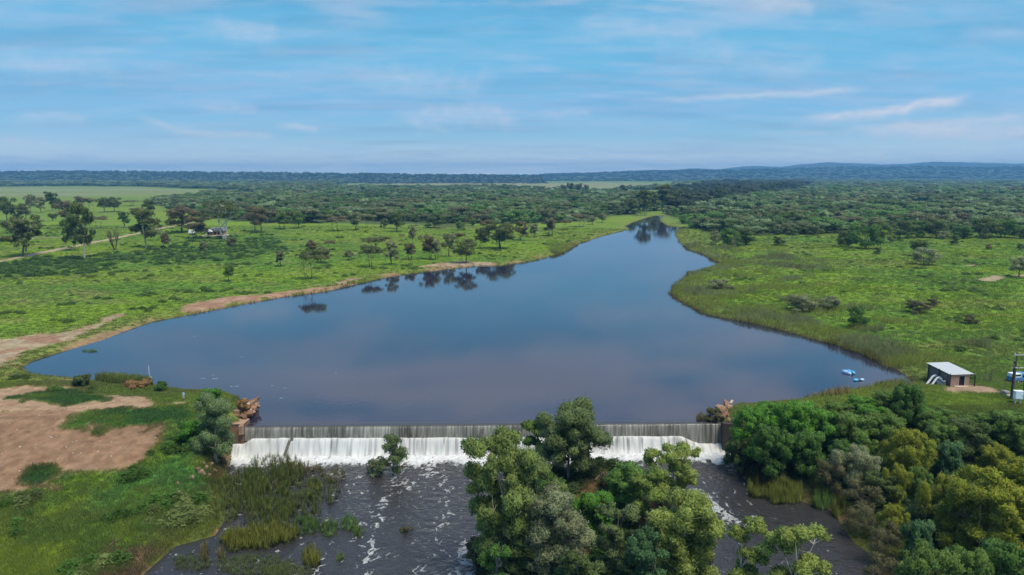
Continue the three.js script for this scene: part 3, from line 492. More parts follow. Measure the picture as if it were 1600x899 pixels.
{
  // left abutment: box of red masonry, a slanting pale slab and broken blocks stepping up the bank
  const x = SPAN0, a = thing('weir_abutment', 'broken red masonry abutment with a pale slab at the left end of the weir', 'abutment', [x, 0, axisZ(x)]);
  const part = (name, g, m, px, py, pz, rx = 0, ry = 0, rz = 0) => { const o = obj(name, g, m, a); o.position.set(px, py, pz); o.rotation.set(rx, ry, rz); return o; };
  part('end_wall', block(2.1, 7.4, 2.6, 3, 0.1), stoneMats[2], -1.25, -3.15, -0.6);
  part('cap', block(2.3, 0.22, 2.8, 4, 0.06), stoneMats[1], -1.3, 0.62, -0.6);
  part('pier', block(0.7, 1.6, 0.7, 5, 0.12), stoneMats[1], -0.55, -0.2, 0.95);
  part('slab', block(0.9, 0.25, 2.2, 6, 0.06), paleConcrete, -1.3, 1.6, -4.4, 0.55, 0.5, 0.2);
  part('wing_wall', block(0.8, 3.4, 7.5, 7, 0.1), stoneMats[0], -1.9, 0.35, -5.6, 0, -0.12, 0);
  part('beam', block(0.35, 0.3, 2.6, 8, 0.06), stoneMats[2], -1.7, 1.9, -8.0, 0.1, -0.6, 0);
  const R = rngOf(91); for (let k = 0; k < 22; k++) part('stone', block(0.5 + R() * 0.6, 0.3 + R() * 0.4, 0.5 + R() * 0.6, 100 + k), stoneMats[k % 3], -0.5 - R() * 2, 0.75 + R() * 0.75, -1.2 - R() * 6.5, R(), R() * 6, R());
  const xr = SPAN1, b = thing('weir_abutment', 'rubble-topped dark abutment at the right end of the weir beside bushes', 'abutment', [xr, 0, axisZ(xr)]);
  const pb = (name, g, m, px, py, pz, rx = 0, ry = 0, rz = 0) => { const o = obj(name, g, m, b); o.position.set(px, py, pz); o.rotation.set(rx, ry, rz); return o; };
  pb('end_wall', block(3.0, 7.2, 3.4, 13, 0.1), new THREE.MeshStandardMaterial({ color: col(0.05, 0.042, 0.035), roughness: 0.9, bumpMap: bumpy, bumpScale: 0.06 }), 1.6, -3.3, 0.2);
  pb('wing_wall', block(1.3, 3.0, 8.0, 14, 0.1), stoneMats[2], 2.9, -0.4, -4.4, 0, -0.22, 0);
  pb('slab', block(0.4, 0.25, 1.5, 15, 0.05), paleConcrete, 4.0, 1.2, -7.2, 0.1, -0.5, 0);
  for (let k = 0; k < 30; k++) pb('stone', block(0.5 + R() * 0.7, 0.3 + R() * 0.4, 0.5 + R() * 0.6, 140 + k), stoneMats[k % 3], 0.5 + R() * 2.2 + k * 0.03, 0.35 + R() * 0.8, 1 - R() * 6.5, R(), R() * 6, R());
}
// ------------------------------------------------------------------ pump house and what stands round it
const box = (w, h, d, x, y, z, r = 0) => { const g = r ? new RoundedBoxGeometry(w, h, d, 2, r) : new THREE.BoxGeometry(w, h, d); g.translate(x, y, z); return g; };
const cyl = (r0, r1, h, x, y, z, s = 12) => { const g = new THREE.CylinderGeometry(r0, r1, h, s); g.translate(x, y, z); return g; };
const pipe = (pts, r, s = 10, n = 24) => new THREE.TubeGeometry(new THREE.CatmullRomCurve3(pts.map((p) => V3(...p))), n, r, s, false);
const merged = (...g) => mergeGeometries(g.map((q) => { const w = q.index ? q.toNonIndexed() : q.clone(); for (const k of Object.keys(w.attributes)) if (!['position', 'normal', 'uv'].includes(k)) w.deleteAttribute(k); return w; }));
const brickTex = grain(256, (u, v) => { const row = Math.floor(v * 16), bu = u * 8 + (row % 2) * 0.5, fu = bu - Math.floor(bu), fv = v * 16 - row, tone = 0.8 + 0.35 * hash2(Math.floor(bu) % 8, row, 5), g = fu < 0.06 || fv < 0.13; return g ? [0.55, 0.47, 0.41] : [0.56 * tone, 0.36 * tone, 0.28 * tone]; });
{
  const base = G(1499, 602), y0 = 1.75, x0 = 80.9, zf = P(1486, 603, 1.75)[1];
  const hut = thing('pump_house', 'small brick pump house with sloping white sheet roof at the water edge', 'hut', [x0, y0, zf]);
  const brick = new THREE.MeshStandardMaterial({ color: col(0.68, 0.62, 0.56), map: brickTex, bumpMap: brickTex, bumpScale: 0.01, roughness: 0.95 });
  const plaster = new THREE.MeshStandardMaterial({ color: col(0.17, 0.145, 0.12), roughness: 0.95, bumpMap: bumpy, bumpScale: 0.02 });
  const steel = mat(0.03, 0.03, 0.032, { roughness: 0.6 });
  const w = 3.35, len = 7.3, hF = 2.0;
  // front wall with a door opening
  const f = new THREE.Shape([[0, -0.5], [w, -0.5], [w, hF + 0.15], [0, hF]].map(([a, b]) => new THREE.Vector2(a, b))); f.holes.push(new THREE.Path([[1.45, 0.02], [2.5, 0.02], [2.5, 1.86], [1.45, 1.86]].map(([a, b]) => new THREE.Vector2(a, b))));
  const front = new THREE.ExtrudeGeometry(f, { depth: 0.22, bevelEnabled: false }); front.translate(0, 0, -0.22); { const u = front.attributes.uv; for (let i = 0; i < u.count; i++) u.setXY(i, u.getX(i) / 1.9, u.getY(i) / 1.4); }
  obj('front_wall', front, brick, hut);
  obj('side_wall', box(0.2, hF + 0.5, len - 0.44, 0.1, hF / 2 - 0.25, -len / 2 + 0.0), plaster, hut);
  obj('side_wall', box(0.2, hF + 0.6, len - 0.44, w - 0.1, hF / 2 - 0.2, -len / 2 + 0.0), brick, hut);
  obj('back_wall', box(w, hF + 0.5, 0.2, w / 2, hF / 2 - 0.25, -len + 0.1), plaster, hut);
  const frame = merged(box(0.09, 1.95, 0.3, 1.41, 0.97, -0.1), box(0.09, 1.95, 0.3, 2.545, 0.97, -0.1), box(1.22, 0.1, 0.3, 1.98, 1.92, -0.1));
  const door = obj('door_frame', frame, mat(0.5, 0.46, 0.42), hut);
  obj('door', merged(box(0.5, 1.84, 0.05, 1.7, 0.94, -0.3), box(0.5, 1.84, 0.05, 2.24, 0.94, -0.34)), mat(0.03, 0.022, 0.018), hut);
  // corrugated roof
  const rp = [], ri = [], rn = 96; for (let i = 0; i <= rn; i++) for (let k = 0; k < 2; k++) for (let s = 0; s < 2; s++) { const xx = mix(-0.32, w + 0.62, i / rn); rp.push(xx, hF + 0.16 + 0.16 * (i / rn) + Math.sin(i * 1.05) * 0.022 - s * 0.03 + k * 0.18, k ? -len - 0.35 : 0.3); }
  for (let i = 0; i < rn; i++) { const a = i * 4, b = a + 4; ri.push(a, b, a + 2, b, b + 2, a + 2, a + 1, a + 3, b + 1, b + 1, a + 3, b + 3, a, a + 1, b, b, a + 1, b + 1, a + 2, b + 2, a + 3, b + 2, b + 3, a + 3); }
  const rg = new THREE.BufferGeometry(); rg.setAttribute('position', new THREE.Float32BufferAttribute(rp, 3)); rg.setIndex(ri); rg.computeVertexNormals();
  obj('roof', rg, new THREE.MeshStandardMaterial({ color: col(0.52, 0.54, 0.54), roughness: 0.55, metalness: 0.0 }), hut);
  for (const z of [0.05, -3.4, -6.9]) obj('roof_post', cyl(0.1, 0.1, 3.2, -0.2, 0.7, z, 10), steel, hut);
  obj('floor_slab', box(2.6, 0.18, 1.7, 1.9, -0.1, 0.7, 0.03), mat(0.5, 0.42, 0.36), hut);
  // black vent pipe with an elbow beside the front wall
  tag(obj('drain_pipe', pipe([[x0 + w + 0.35, y0 + 1.95, zf - 0.1], [x0 + w + 0.75, y0 + 2.12, zf - 0.05], [x0 + w + 1.0, y0 + 1.9, zf], [x0 + w + 1.05, y0 + 1.0, zf + 0.02], [x0 + w + 1.05, y0 - 0.2, zf + 0.02]], 0.13), steel), 'black bent pipe standing by the right corner of the pump house', 'pipe');
  const white = mat(0.62, 0.63, 0.64, { roughness: 0.45 });
  for (const [k, dz] of [[0, -3.9], [1, -2.6]]) tag(obj('suction_pipe', merged(pipe([[x0 - 0.25, y0 + 0.75, zf + dz], [x0 - 0.9, y0 + 0.72, zf + dz], [x0 - 1.7, y0 - 0.1, zf + dz + 0.2], [x0 - 2.5, y0 - 0.95, zf + dz + 0.5]], 0.2, 12), (() => { const t = new THREE.TorusGeometry(0.25, 0.06, 8, 16); t.rotateY(Math.PI / 2); t.translate(x0 - 0.6, y0 + 0.75, zf + dz); return t; })()), white), k ? 'white suction pipe leaning from the pump house wall, nearer the door' : 'white suction pipe leaning from the pump house wall, nearer the lake', 'pipe');
  const pump = thing('water_pump', 'grey pump with pipework against the dark side wall of the pump house', 'pump', [x0 - 0.85, y0 - 0.1, zf - 1.4]);
  const drum = new THREE.CylinderGeometry(0.34, 0.34, 0.9, 16); drum.rotateX(Math.PI / 2); drum.translate(0, 0.75, 0); obj('motor', drum, mat(0.25, 0.27, 0.3), pump);
  obj('plinth', box(0.9, 0.5, 1.5, 0, 0.15, 0, 0.04), paleConcrete, pump); obj('volute', cyl(0.4, 0.4, 0.25, 0, 0.75, 0.62, 16), mat(0.35, 0.37, 0.4), pump); obj('outlet', pipe([[0, 0.9, 0.62], [0, 1.5, 0.62], [0.4, 1.7, 0.62], [0.7, 1.7, 0.62]], 0.11), steel, pump);
  const R = rngOf(5); const planks = thing('scrap_pile', 'scattered dark planks and rubble on the soil beside the pump house', 'rubble', [x0 - 1.2, y0 - 0.5, zf + 0.6]);
  for (let k = 0; k < 14; k++) { const o = obj('plank', box(0.14 + 0.1 * R(), 0.06, 0.9 + 1.2 * R(), 0, 0, 0), k % 3 ? mat(0.08, 0.06, 0.05) : mat(0.28, 0.22, 0.17), planks); o.position.set(R() * 4.2 - 0.7, 0.12 + R() * 0.3, R() * 1.6 - 0.4); o.rotation.set((R() - 0.5) * 0.4, R() * 3, (R() - 0.5) * 0.3); }
  // H-frame of wooden poles with crossarms
  const pb = G(1582, 624), m = pix(pb), wood = mat(0.12, 0.085, 0.06, { bumpMap: bumpy, bumpScale: 0.02 }), tar = mat(0.02, 0.019, 0.018);
  const H = 8.1, gap = 16 * m, tower = thing('utility_pole', 'twin-pole wooden power stand with pale crossarms behind the white cabinet', 'utility pole', [pb.x, pb.y, pb.z]);
  obj('pole', cyl(0.12, 0.17, H + 0.5, 0, H / 2 - 0.25, 0), wood, tower); obj('pole', cyl(0.12, 0.17, H + 0.3, gap, H / 2 - 0.35, 0.1), wood, tower); obj('pole', cyl(0.13, 0.15, H - 1.1, -0.42, H / 2 - 0.8, 0.25), tar, tower);
  const arm = mat(0.5, 0.48, 0.45);
  obj('crossarm', box(gap + 1.4, 0.14, 0.12, gap / 2, H - 0.25, 0.2, 0.02), arm, tower); obj('crossarm', box(gap + 1.5, 0.16, 0.12, gap / 2 - 0.1, H - 2.5, 0.2, 0.02), arm, tower);
  for (const xx of [-0.5, 0.3, gap * 0.6, gap + 0.45]) obj('insulator', (() => { const g = new THREE.LatheGeometry([[0.001, 0.34], [0.05, 0.32], [0.09, 0.26], [0.05, 0.22], [0.1, 0.14], [0.05, 0.1], [0.08, 0]].map(([a, b]) => new THREE.Vector2(a, b)), 10); g.translate(xx, H - 0.18, 0.2); return g; })(), mat(0.62, 0.6, 0.58, { roughness: 0.3 }), tower);
  for (const xx of [-0.55, 0.35, gap]) obj('fuse', cyl(0.06, 0.06, 0.7, xx, H - 2.1, 0.32, 8), mat(0.2, 0.2, 0.22), tower);
  // cabinet on two legs
  const cb = G(1590, 631), cab = thing('meter_cabinet', 'white and pale blue electrical cabinet on two concrete legs beside the poles', 'cabinet', [cb.x, cb.y, cb.z], -0.12);
  obj('body', box(1.3, 1.35, 0.7, 0, 1.5, 0, 0.05), mat(0.66, 0.78, 0.84, { roughness: 0.5 }), cab); obj('cap', box(1.42, 0.1, 0.82, 0, 2.22, 0, 0.03), mat(0.78, 0.8, 0.8), cab);
  const dr = obj('door', box(1.12, 1.15, 0.05, 0, 1.5, 0.37, 0.02), mat(0.68, 0.8, 0.87, { roughness: 0.5 }), cab); obj('handle', box(0.05, 0.2, 0.06, 0.42, 1.5, 0.42, 0.01), steel, dr);
  for (const s of [-0.38, 0.38]) obj('leg', box(0.22, 0.95, 0.28, s, 0.4, 0, 0.03), mat(0.6, 0.56, 0.5), cab);
  // a pale boulder and stones by the poles
  const bo = G(1571, 617); tag(obj('boulder', block(1.2, 1.0, 1.1, 71, 0.4, 4), mat(0.30, 0.27, 0.25, { bumpMap: bumpy, bumpScale: 0.06 })), 'rounded grey boulder in the grass left of the power poles', 'boulder').position.set(bo.x, bo.y + 0.3, bo.z);
  const b2 = G(1577, 620); tag(obj('rock', block(0.7, 0.5, 0.6, 72, 0.2, 3), mat(0.5, 0.46, 0.42, { bumpMap: bumpy, bumpScale: 0.05 })), 'small pale stone at the foot of the power poles', 'rock').position.set(b2.x, b2.y + 0.1, b2.z);
  // pickup parked behind the poles, seen from its flank
  const tb = G(1593, 597), car = thing('pickup_truck', 'blue pickup truck with white canopy parked in the grass behind the poles', 'pickup truck', [tb.x, tb.y, tb.z], 0.25);
  const blue = mat(0.10, 0.24, 0.46, { roughness: 0.35 }), glass = mat(0.02, 0.025, 0.03, { roughness: 0.08 }), rubber = mat(0.02, 0.02, 0.02);
  const side = new THREE.Shape([[-2.1, 0.45], [2.4, 0.45], [2.45, 0.95], [1.5, 1.12], [0.95, 1.72], [-0.35, 1.75], [-0.5, 1.1], [-2.15, 1.1]].map(([a, b]) => new THREE.Vector2(a, b))), body = new THREE.ExtrudeGeometry(side, { depth: 1.5, bevelEnabled: true, bevelSize: 0.08, bevelThickness: 0.1, bevelSegments: 2 }); body.translate(0, 0, -0.75);
  obj('body', body, blue, car); obj('canopy', box(1.7, 0.72, 1.6, -1.35, 1.5, 0, 0.08), mat(0.72, 0.76, 0.8), car);
  for (const s of [-1, 1]) { const ws = new THREE.Shape([[-0.25, 1.16], [1.2, 1.16], [0.88, 1.64], [-0.25, 1.66]].map(([a, b]) => new THREE.Vector2(a, b))), wg = new THREE.ExtrudeGeometry(ws, { depth: 0.02, bevelEnabled: false }); wg.translate(0, 0, s > 0 ? 0.852 : -0.872); obj('side_window', wg, glass, car); obj('canopy_window', box(1.3, 0.36, 0.02, -1.35, 1.6, s * 0.806), glass, car); }
  const ws = box(0.02, 0.66, 1.3, 0, 0, 0); ws.rotateZ(0.75); ws.translate(1.29, 1.42, 0); obj('windscreen', ws, glass, car);
  for (const [xx, zz] of [[-1.3, 0.78], [1.5, 0.78], [-1.3, -0.78], [1.5, -0.78]]) { const t = new THREE.CylinderGeometry(0.38, 0.38, 0.24, 18); t.rotateX(Math.PI / 2); t.translate(xx, 0.38, zz); const wh = obj('wheel', t, rubber, car); const h = new THREE.CylinderGeometry(0.2, 0.2, 0.26, 12); h.rotateX(Math.PI / 2); h.translate(xx, 0.38, zz); obj('hub', h, mat(0.4, 0.4, 0.42), wh); }
  for (const s of [-0.6, 0.6]) obj('headlight', box(0.06, 0.16, 0.3, 2.5, 0.8, s, 0.02), mat(0.7, 0.7, 0.68, { roughness: 0.2 }), car);
}
// ------------------------------------------------------------------ floats on the lake
{
  const capsule = (r, l, x, y, z) => { const g = new THREE.CapsuleGeometry(r, l, 6, 14); g.rotateX(Math.PI / 2); g.translate(x, y, z); return g; };
  const [ax, az] = P(1326, 583.5), raft = thing('pump_raft', 'blue floating pump raft of two fat tubes, the larger one', 'raft', [ax, 0, az], 0.32);
  const pale = mat(0.42, 0.58, 0.78, { roughness: 0.4 }), blue = mat(0.03, 0.30, 0.62, { roughness: 0.4 }), sky = mat(0.10, 0.45, 0.75, { roughness: 0.4 }), dark = mat(0.02, 0.03, 0.05);
  obj('float', capsule(0.42, 1.5, -0.46, 0.18, 0), pale, raft); obj('float', capsule(0.42, 1.5, 0.5, 0.18, 0), sky, raft);
  obj('deck', box(0.42, 0.14, 2.0, 0.02, 0.48, 0, 0.04), blue, raft); obj('keel', box(1.5, 0.3, 2.0, 0, -0.02, 0.1, 0.05), dark, raft); for (const z of [-0.6, 0.6]) obj('strap', box(1.5, 0.06, 0.1, 0, 0.62, z, 0.02), blue, raft);
  const [bx, bz] = P(1341.5, 595), r2 = thing('pump_raft', 'low blue raft of two small floats, the one nearer the weir', 'raft', [bx, 0, bz], 0.2);
  obj('float', (() => { const g = new THREE.SphereGeometry(0.5, 16, 10); g.scale(1.1, 0.62, 0.8); g.translate(-0.55, 0.14, 0); return g; })(), sky, r2); obj('float', (() => { const g = new THREE.SphereGeometry(0.42, 16, 10); g.scale(1.1, 0.75, 0.8); g.translate(0.75, 0.14, 0.1); return g; })(), pale, r2); obj('beam', box(1.9, 0.12, 0.22, 0.05, 0.12, 0.25, 0.03), dark, r2);
  // water-level post on the left shore
  const p = G(234, 600), post = thing('gauge_post', 'thin white gauge pole on a concrete block at the left shore', 'gauge post', [p.x, p.y, p.z]); obj('block', block(0.6, 1.5, 0.6, 41, 0.06), paleConcrete, post).position.y = 0.6; obj('pole', cyl(0.05, 0.05, 2.6, 0, 2.4, 0, 8), mat(0.75, 0.76, 0.78), post);
  // scum patches drifting on the lake
  const g = new GB(), R = rngOf(77);
  for (const [px, py, w, n] of [[318, 592, 10, 14], [336, 592, 10, 20], [332, 587, 5, 8], [366, 604, 13, 18], [305, 526, 6, 6], [376, 558, 8, 8], [445, 607, 6, 6], [525, 583, 4, 4], [438, 622, 4, 4], [424, 603, 3, 3]]) { const [x, z] = P(px, py), m = 0.12; for (let k = 0; k < n; k++) { const cx = x + (R() - 0.5) * w * m, cz = z + (R() - 0.5) * 0.7, s = 0.08 + 0.1 * R(), b = g.base, t = 0.8 + 0.4 * R(); g.vert(cx, 0.03, cz, 0, 1, 0, t, t, t); for (let q = 0; q < 7; q++) { const a = (q / 7) * 6.28, r = s * (0.6 + 0.6 * R()); g.vert(cx + Math.cos(a) * r * 1.5, 0.006, cz + Math.sin(a) * r, 0, 1, 0, t, t, t); } for (let q = 0; q < 7; q++) g.i.push(b, b + 1 + ((q + 1) % 7), b + 1 + q); } }
  stuff(obj('scum', g.build(), new THREE.MeshStandardMaterial({ color: col(0.14, 0.20, 0.25), vertexColors: true, roughness: 0.8 })), 'small pale scum patches drifting on the lake');
}
// ------------------------------------------------------------------ the person on the dam
function solid(bounds, cells, f) {                                          // a surface from a distance field by marching cubes
  const mc = new MarchingCubes(cells, new THREE.MeshStandardMaterial(), false, false, 60000), [cx, cy, cz, half] = bounds, n = mc.size, h = n / 2; mc.isolation = 0;
  for (let k = 0, o = 0; k < n; k++) for (let j = 0; j < n; j++) for (let i = 0; i < n; i++, o++) mc.field[o] = -f(cx + ((i - h) / h) * half, cy + ((j - h) / h) * half, cz + ((k - h) / h) * half);
  mc.update(); const c = mc.count, p = new Float32Array(c * 3), q = new Float32Array(c * 3);
  for (let i = 0; i < c * 3; i += 3) { p[i] = cx + mc.positionArray[i] * half; p[i + 1] = cy + mc.positionArray[i + 1] * half; p[i + 2] = cz + mc.positionArray[i + 2] * half; for (let e = 0; e < 3; e++) q[i + e] = mc.normalArray[i + e]; }
  const g = new THREE.BufferGeometry(); g.setAttribute('position', new THREE.BufferAttribute(p, 3)); g.setAttribute('normal', new THREE.BufferAttribute(q, 3)); return g;
}
const smin = (a, b, k) => { const h = clamp(0.5 + (0.5 * (b - a)) / k); return mix(b, a, h) - k * h * (1 - h); };
const cap = (x, y, z, a, b, ra, rb) => { const ex = b[0] - a[0], ey = b[1] - a[1], ez = b[2] - a[2], t = clamp(((x - a[0]) * ex + (y - a[1]) * ey + (z - a[2]) * ez) / (ex * ex + ey * ey + ez * ez)); return Math.hypot(x - a[0] - ex * t, y - a[1] - ey * t, z - a[2] - ez * t) - mix(ra, rb, t); };
const ell = (x, y, z, c, r) => { const k = Math.hypot((x - c[0]) / r[0], (y - c[1]) / r[1], (z - c[2]) / r[2]); return (k - 1) * Math.min(...r); };
{
  const at = G(287, 627), who = thing('person', 'person in pale blue shirt and light shorts standing on the dam crest', 'person', [at.x, at.y, at.z], -0.5);
  const leg = { L: [[0.09, 0.92, 0], [0.105, 0.5, 0.02], [0.11, 0.09, -0.02]], R: [[-0.09, 0.92, 0], [-0.11, 0.5, 0.05], [-0.13, 0.09, 0.06]] }, armL = [[0.2, 1.42, 0], [0.25, 1.14, -0.02], [0.24, 0.92, 0.08]], armR = [[-0.2, 1.42, 0], [-0.27, 1.16, 0.02], [-0.16, 1.05, 0.2]];
  const limbs = (x, y, z) => {
    let d = ell(x, y, z, [0, 1.25, 0], [0.175, 0.27, 0.115]); d = smin(d, ell(x, y, z, [0, 0.98, 0], [0.165, 0.14, 0.12]), 0.07); d = smin(d, cap(x, y, z, [-0.16, 1.43, 0], [0.16, 1.43, 0], 0.06, 0.06), 0.06); d = smin(d, cap(x, y, z, [0, 1.44, 0], [0, 1.56, 0.02], 0.055, 0.05), 0.04);
    for (const q of [leg.L, leg.R]) { d = smin(d, cap(x, y, z, q[0], q[1], 0.088, 0.058), 0.04); d = smin(d, cap(x, y, z, q[1], q[2], 0.056, 0.036), 0.02); d = smin(d, cap(x, y, z, [q[2][0], 0.045, q[2][2] - 0.04], [q[2][0] * 1.15, 0.035, q[2][2] + 0.16], 0.042, 0.034), 0.03); }
    for (const q of [armL, armR]) { d = smin(d, cap(x, y, z, q[0], q[1], 0.05, 0.038), 0.04); d = smin(d, cap(x, y, z, q[1], q[2], 0.038, 0.026), 0.015); }
    return d;
  };
  const head = (x, y, z) => {
    let d = ell(x, y, z, [0, 1.67, 0.015], [0.075, 0.115, 0.095]); d = smin(d, ell(x, y, z, [0, 1.61, 0.045], [0.055, 0.06, 0.06]), 0.03); d = smin(d, cap(x, y, z, [0, 1.68, 0.1], [0, 1.643, 0.122], 0.01, 0.015), 0.012);
    for (const s of [-1, 1]) { d = Math.max(d, -ell(x, y, z, [s * 0.031, 1.675, 0.112], [0.018, 0.011, 0.014])); d = smin(d, ell(x, y, z, [s * 0.031, 1.674, 0.094], [0.013, 0.012, 0.012]), 0.003); d = smin(d, ell(x, y, z, [s * 0.078, 1.66, 0.01], [0.01, 0.03, 0.018]), 0.006); }
    d = Math.max(d, -ell(x, y, z, [0, 1.605, 0.112], [0.024, 0.004, 0.014])); return smin(d, cap(x, y, z, [0, 1.5, 0.005], [0, 1.6, 0.012], 0.052, 0.05), 0.03);
  };
  const hand = (w, e) => (x, y, z) => {                                    // palm, four fingers and a thumb along the forearm's line
    const dx = w[0] - e[0], dy = w[1] - e[1], dz = w[2] - e[2], l = Math.hypot(dx, dy, dz), u = [dx / l, dy / l, dz / l], s = [0, -u[2], u[1]], sl = Math.hypot(...s) || 1, v = s.map((q) => q / sl), at3 = (a, b, c = 0) => [w[0] + u[0] * a + v[0] * b + c, w[1] + u[1] * a + v[1] * b, w[2] + u[2] * a + v[2] * b];
    let d = cap(x, y, z, at3(-0.02, 0), at3(0.02, 0), 0.027, 0.026); d = smin(d, cap(x, y, z, at3(0.03, -0.02), at3(0.075, -0.025), 0.016, 0.013), 0.015); d = smin(d, cap(x, y, z, at3(0.03, 0.02), at3(0.075, 0.025), 0.016, 0.013), 0.015); d = smin(d, cap(x, y, z, at3(0.03, 0), at3(0.078, 0), 0.017, 0.014), 0.012);
    [[-0.03, 0.062], [-0.011, 0.078], [0.009, 0.073], [0.028, 0.056]].forEach(([b, n]) => { const m = at3(0.08 + n * 0.5, b * 1.1, -0.006), t = at3(0.08 + n * 0.9, b * 1.1, -0.026); d = smin(d, Math.min(cap(x, y, z, at3(0.078, b), m, 0.0088, 0.008), cap(x, y, z, m, t, 0.008, 0.007)), 0.003); });
    return smin(d, Math.min(cap(x, y, z, at3(0.025, -0.028), at3(0.055, -0.055), 0.011, 0.0095), cap(x, y, z, at3(0.055, -0.055), at3(0.085, -0.062), 0.0095, 0.008)), 0.006);
  };
  const skin = mat(0.30, 0.18, 0.12, { roughness: 0.6 });
  obj('body', merged(solid([0, 0.85, 0, 0.92], 120, limbs), solid([0, 1.64, 0.02, 0.17], 96, head), solid([armL[2][0], armL[2][1] - 0.04, armL[2][2] + 0.03, 0.16], 90, hand(armL[2], armL[1])), solid([armR[2][0] + 0.03, armR[2][1] - 0.02, armR[2][2] + 0.06, 0.17], 90, hand(armR[2], armR[1]))), skin, who);
  obj('shirt', solid([0, 1.25, 0, 0.48], 70, (x, y, z) => { let d = smin(ell(x, y, z, [0, 1.25, 0], [0.195, 0.3, 0.135]), ell(x, y, z, [0, 1.0, 0], [0.19, 0.13, 0.145]), 0.06); d = smin(d, cap(x, y, z, [-0.17, 1.43, 0], [0.17, 1.43, 0], 0.072, 0.072), 0.05); for (const q of [armL, armR]) d = smin(d, cap(x, y, z, q[0], [mix(q[0][0], q[1][0], 0.75), mix(q[0][1], q[1][1], 0.75), mix(q[0][2], q[1][2], 0.75)], 0.066, 0.056), 0.03); return Math.max(d, 0.92 - y, y - 1.5); }), mat(0.42, 0.55, 0.68), who);
  obj('shorts', solid([0, 0.75, 0, 0.36], 60, (x, y, z) => { let d = ell(x, y, z, [0, 0.95, 0], [0.178, 0.15, 0.133]); for (const q of [leg.L, leg.R]) d = smin(d, cap(x, y, z, q[0], q[1], 0.105, 0.085), 0.04); return Math.max(d, 0.56 - y, y - 1.0); }), mat(0.55, 0.52, 0.46), who);
  obj('hair', solid([0, 1.7, 0, 0.16], 60, (x, y, z) => Math.max(ell(x, y, z, [0, 1.685, 0.0], [0.086, 0.118, 0.104]), z - 0.06 - (y - 1.7) * 0.5, 1.6 - y)), mat(0.03, 0.024, 0.02), who);
}
// ------------------------------------------------------------------ bush camp under the trees on the left, sheds on the far right
{
  const at = G(334, 369), m = pix(at), camp = thing('camp_lodge', 'low lodge with white awning and grey roof under the pale-limbed tree', 'lodge', [at.x, at.y, at.z], 0.03);
  const wall = mat(0.34, 0.19, 0.10), roofW = mat(0.74, 0.74, 0.75), roofG = mat(0.17, 0.18, 0.22), pale = mat(0.55, 0.47, 0.40), dark = mat(0.03, 0.025, 0.022), U = 10 * m;
  const gable = (w, d, h, y, x, z) => { const s = new THREE.Shape([[-w / 2, 0], [w / 2, 0], [w * 0.32, h], [-w * 0.32, h]].map(([a, b]) => new THREE.Vector2(a, b))), g = new THREE.ExtrudeGeometry(s, { depth: d, bevelEnabled: true, bevelSize: 0.1, bevelThickness: 0.4, bevelSegments: 1 }); g.translate(x, y, z - d); return g; };
  obj('plinth', box(U * 3.6, 0.7, 8, 0, 0.2, -3, 0.1), pale, camp);
  obj('wall', box(U * 2.6, 2.6, 5, U * 0.15, 1.8, -3.6), wall, camp);
  for (const k of [-1.0, -0.45, 0.1, 0.65, 1.15]) { const o = obj('opening', box(U * 0.28, 2.0, 0.1, U * k, 1.5, -1.06), dark, camp); obj('frame', box(U * 0.34, 0.14, 0.16, U * k, 2.55, -1.0), mat(0.5, 0.36, 0.2), o); }
  obj('roof', gable(U * 1.5, 6.5, 1.9, 3.1, U * 0.75, -0.5), roofG, camp); obj('roof', gable(U * 1.1, 6, 1.7, 3.1, -U * 0.1, -0.3), roofG, camp);
  obj('awning', gable(U * 1.15, 5, 1.0, 2.8, -U * 0.75, 1.5), roofW, camp); for (const k of [-1.25, -0.9, -0.5, -0.2]) obj('awning_post', cyl(0.12, 0.12, 2.6, U * k, 1.5, 1.2, 8), mat(0.4, 0.33, 0.27), camp);
  const ta = G(299, 367), tent = thing('tent', 'small white tent left of the lodge beneath brown trees', 'tent', [ta.x, ta.y, ta.z], 0.2); obj('canopy', gable(U * 0.75, 5, 1.9, 1.2, 0, 2), roofW, tent); for (const s of [-0.3, 0.3]) obj('pole', cyl(0.08, 0.08, 1.4, U * s, 0.6, 1.8, 6), mat(0.4, 0.36, 0.3), tent); obj('panel', box(U * 0.6, 1.2, 0.08, 0, 0.6, -2), roofW, tent);
  for (const [a, b, label] of [[1489, 1517, 'long pale greenhouse on the far plain, left of the pair'], [1521, 1558, 'long pale greenhouse on the far plain, right of the pair']]) {
    const d = 7600, mp = d / FOC, x = ((a + b) / 2 - 800) * mp, w = (b - a) * mp, g = new THREE.CylinderGeometry(1, 1, w, 14, 1, false, -Math.PI / 2, Math.PI); g.rotateZ(Math.PI / 2); g.rotateX(0); g.scale(1, 1, 1);
    const t = thing('greenhouse', label, 'greenhouse', [x, 2, -d]); const prof = new THREE.Shape(); prof.absarc(0, 0, 1, 0, Math.PI); const gg = new THREE.ExtrudeGeometry(prof, { depth: w, bevelEnabled: false, curveSegments: 10 }); gg.rotateY(Math.PI / 2); gg.scale(1, 13, 60); gg.translate(-w / 2, 0, 0); obj('cover', gg, mat(0.72, 0.74, 0.74), t);
  }
}
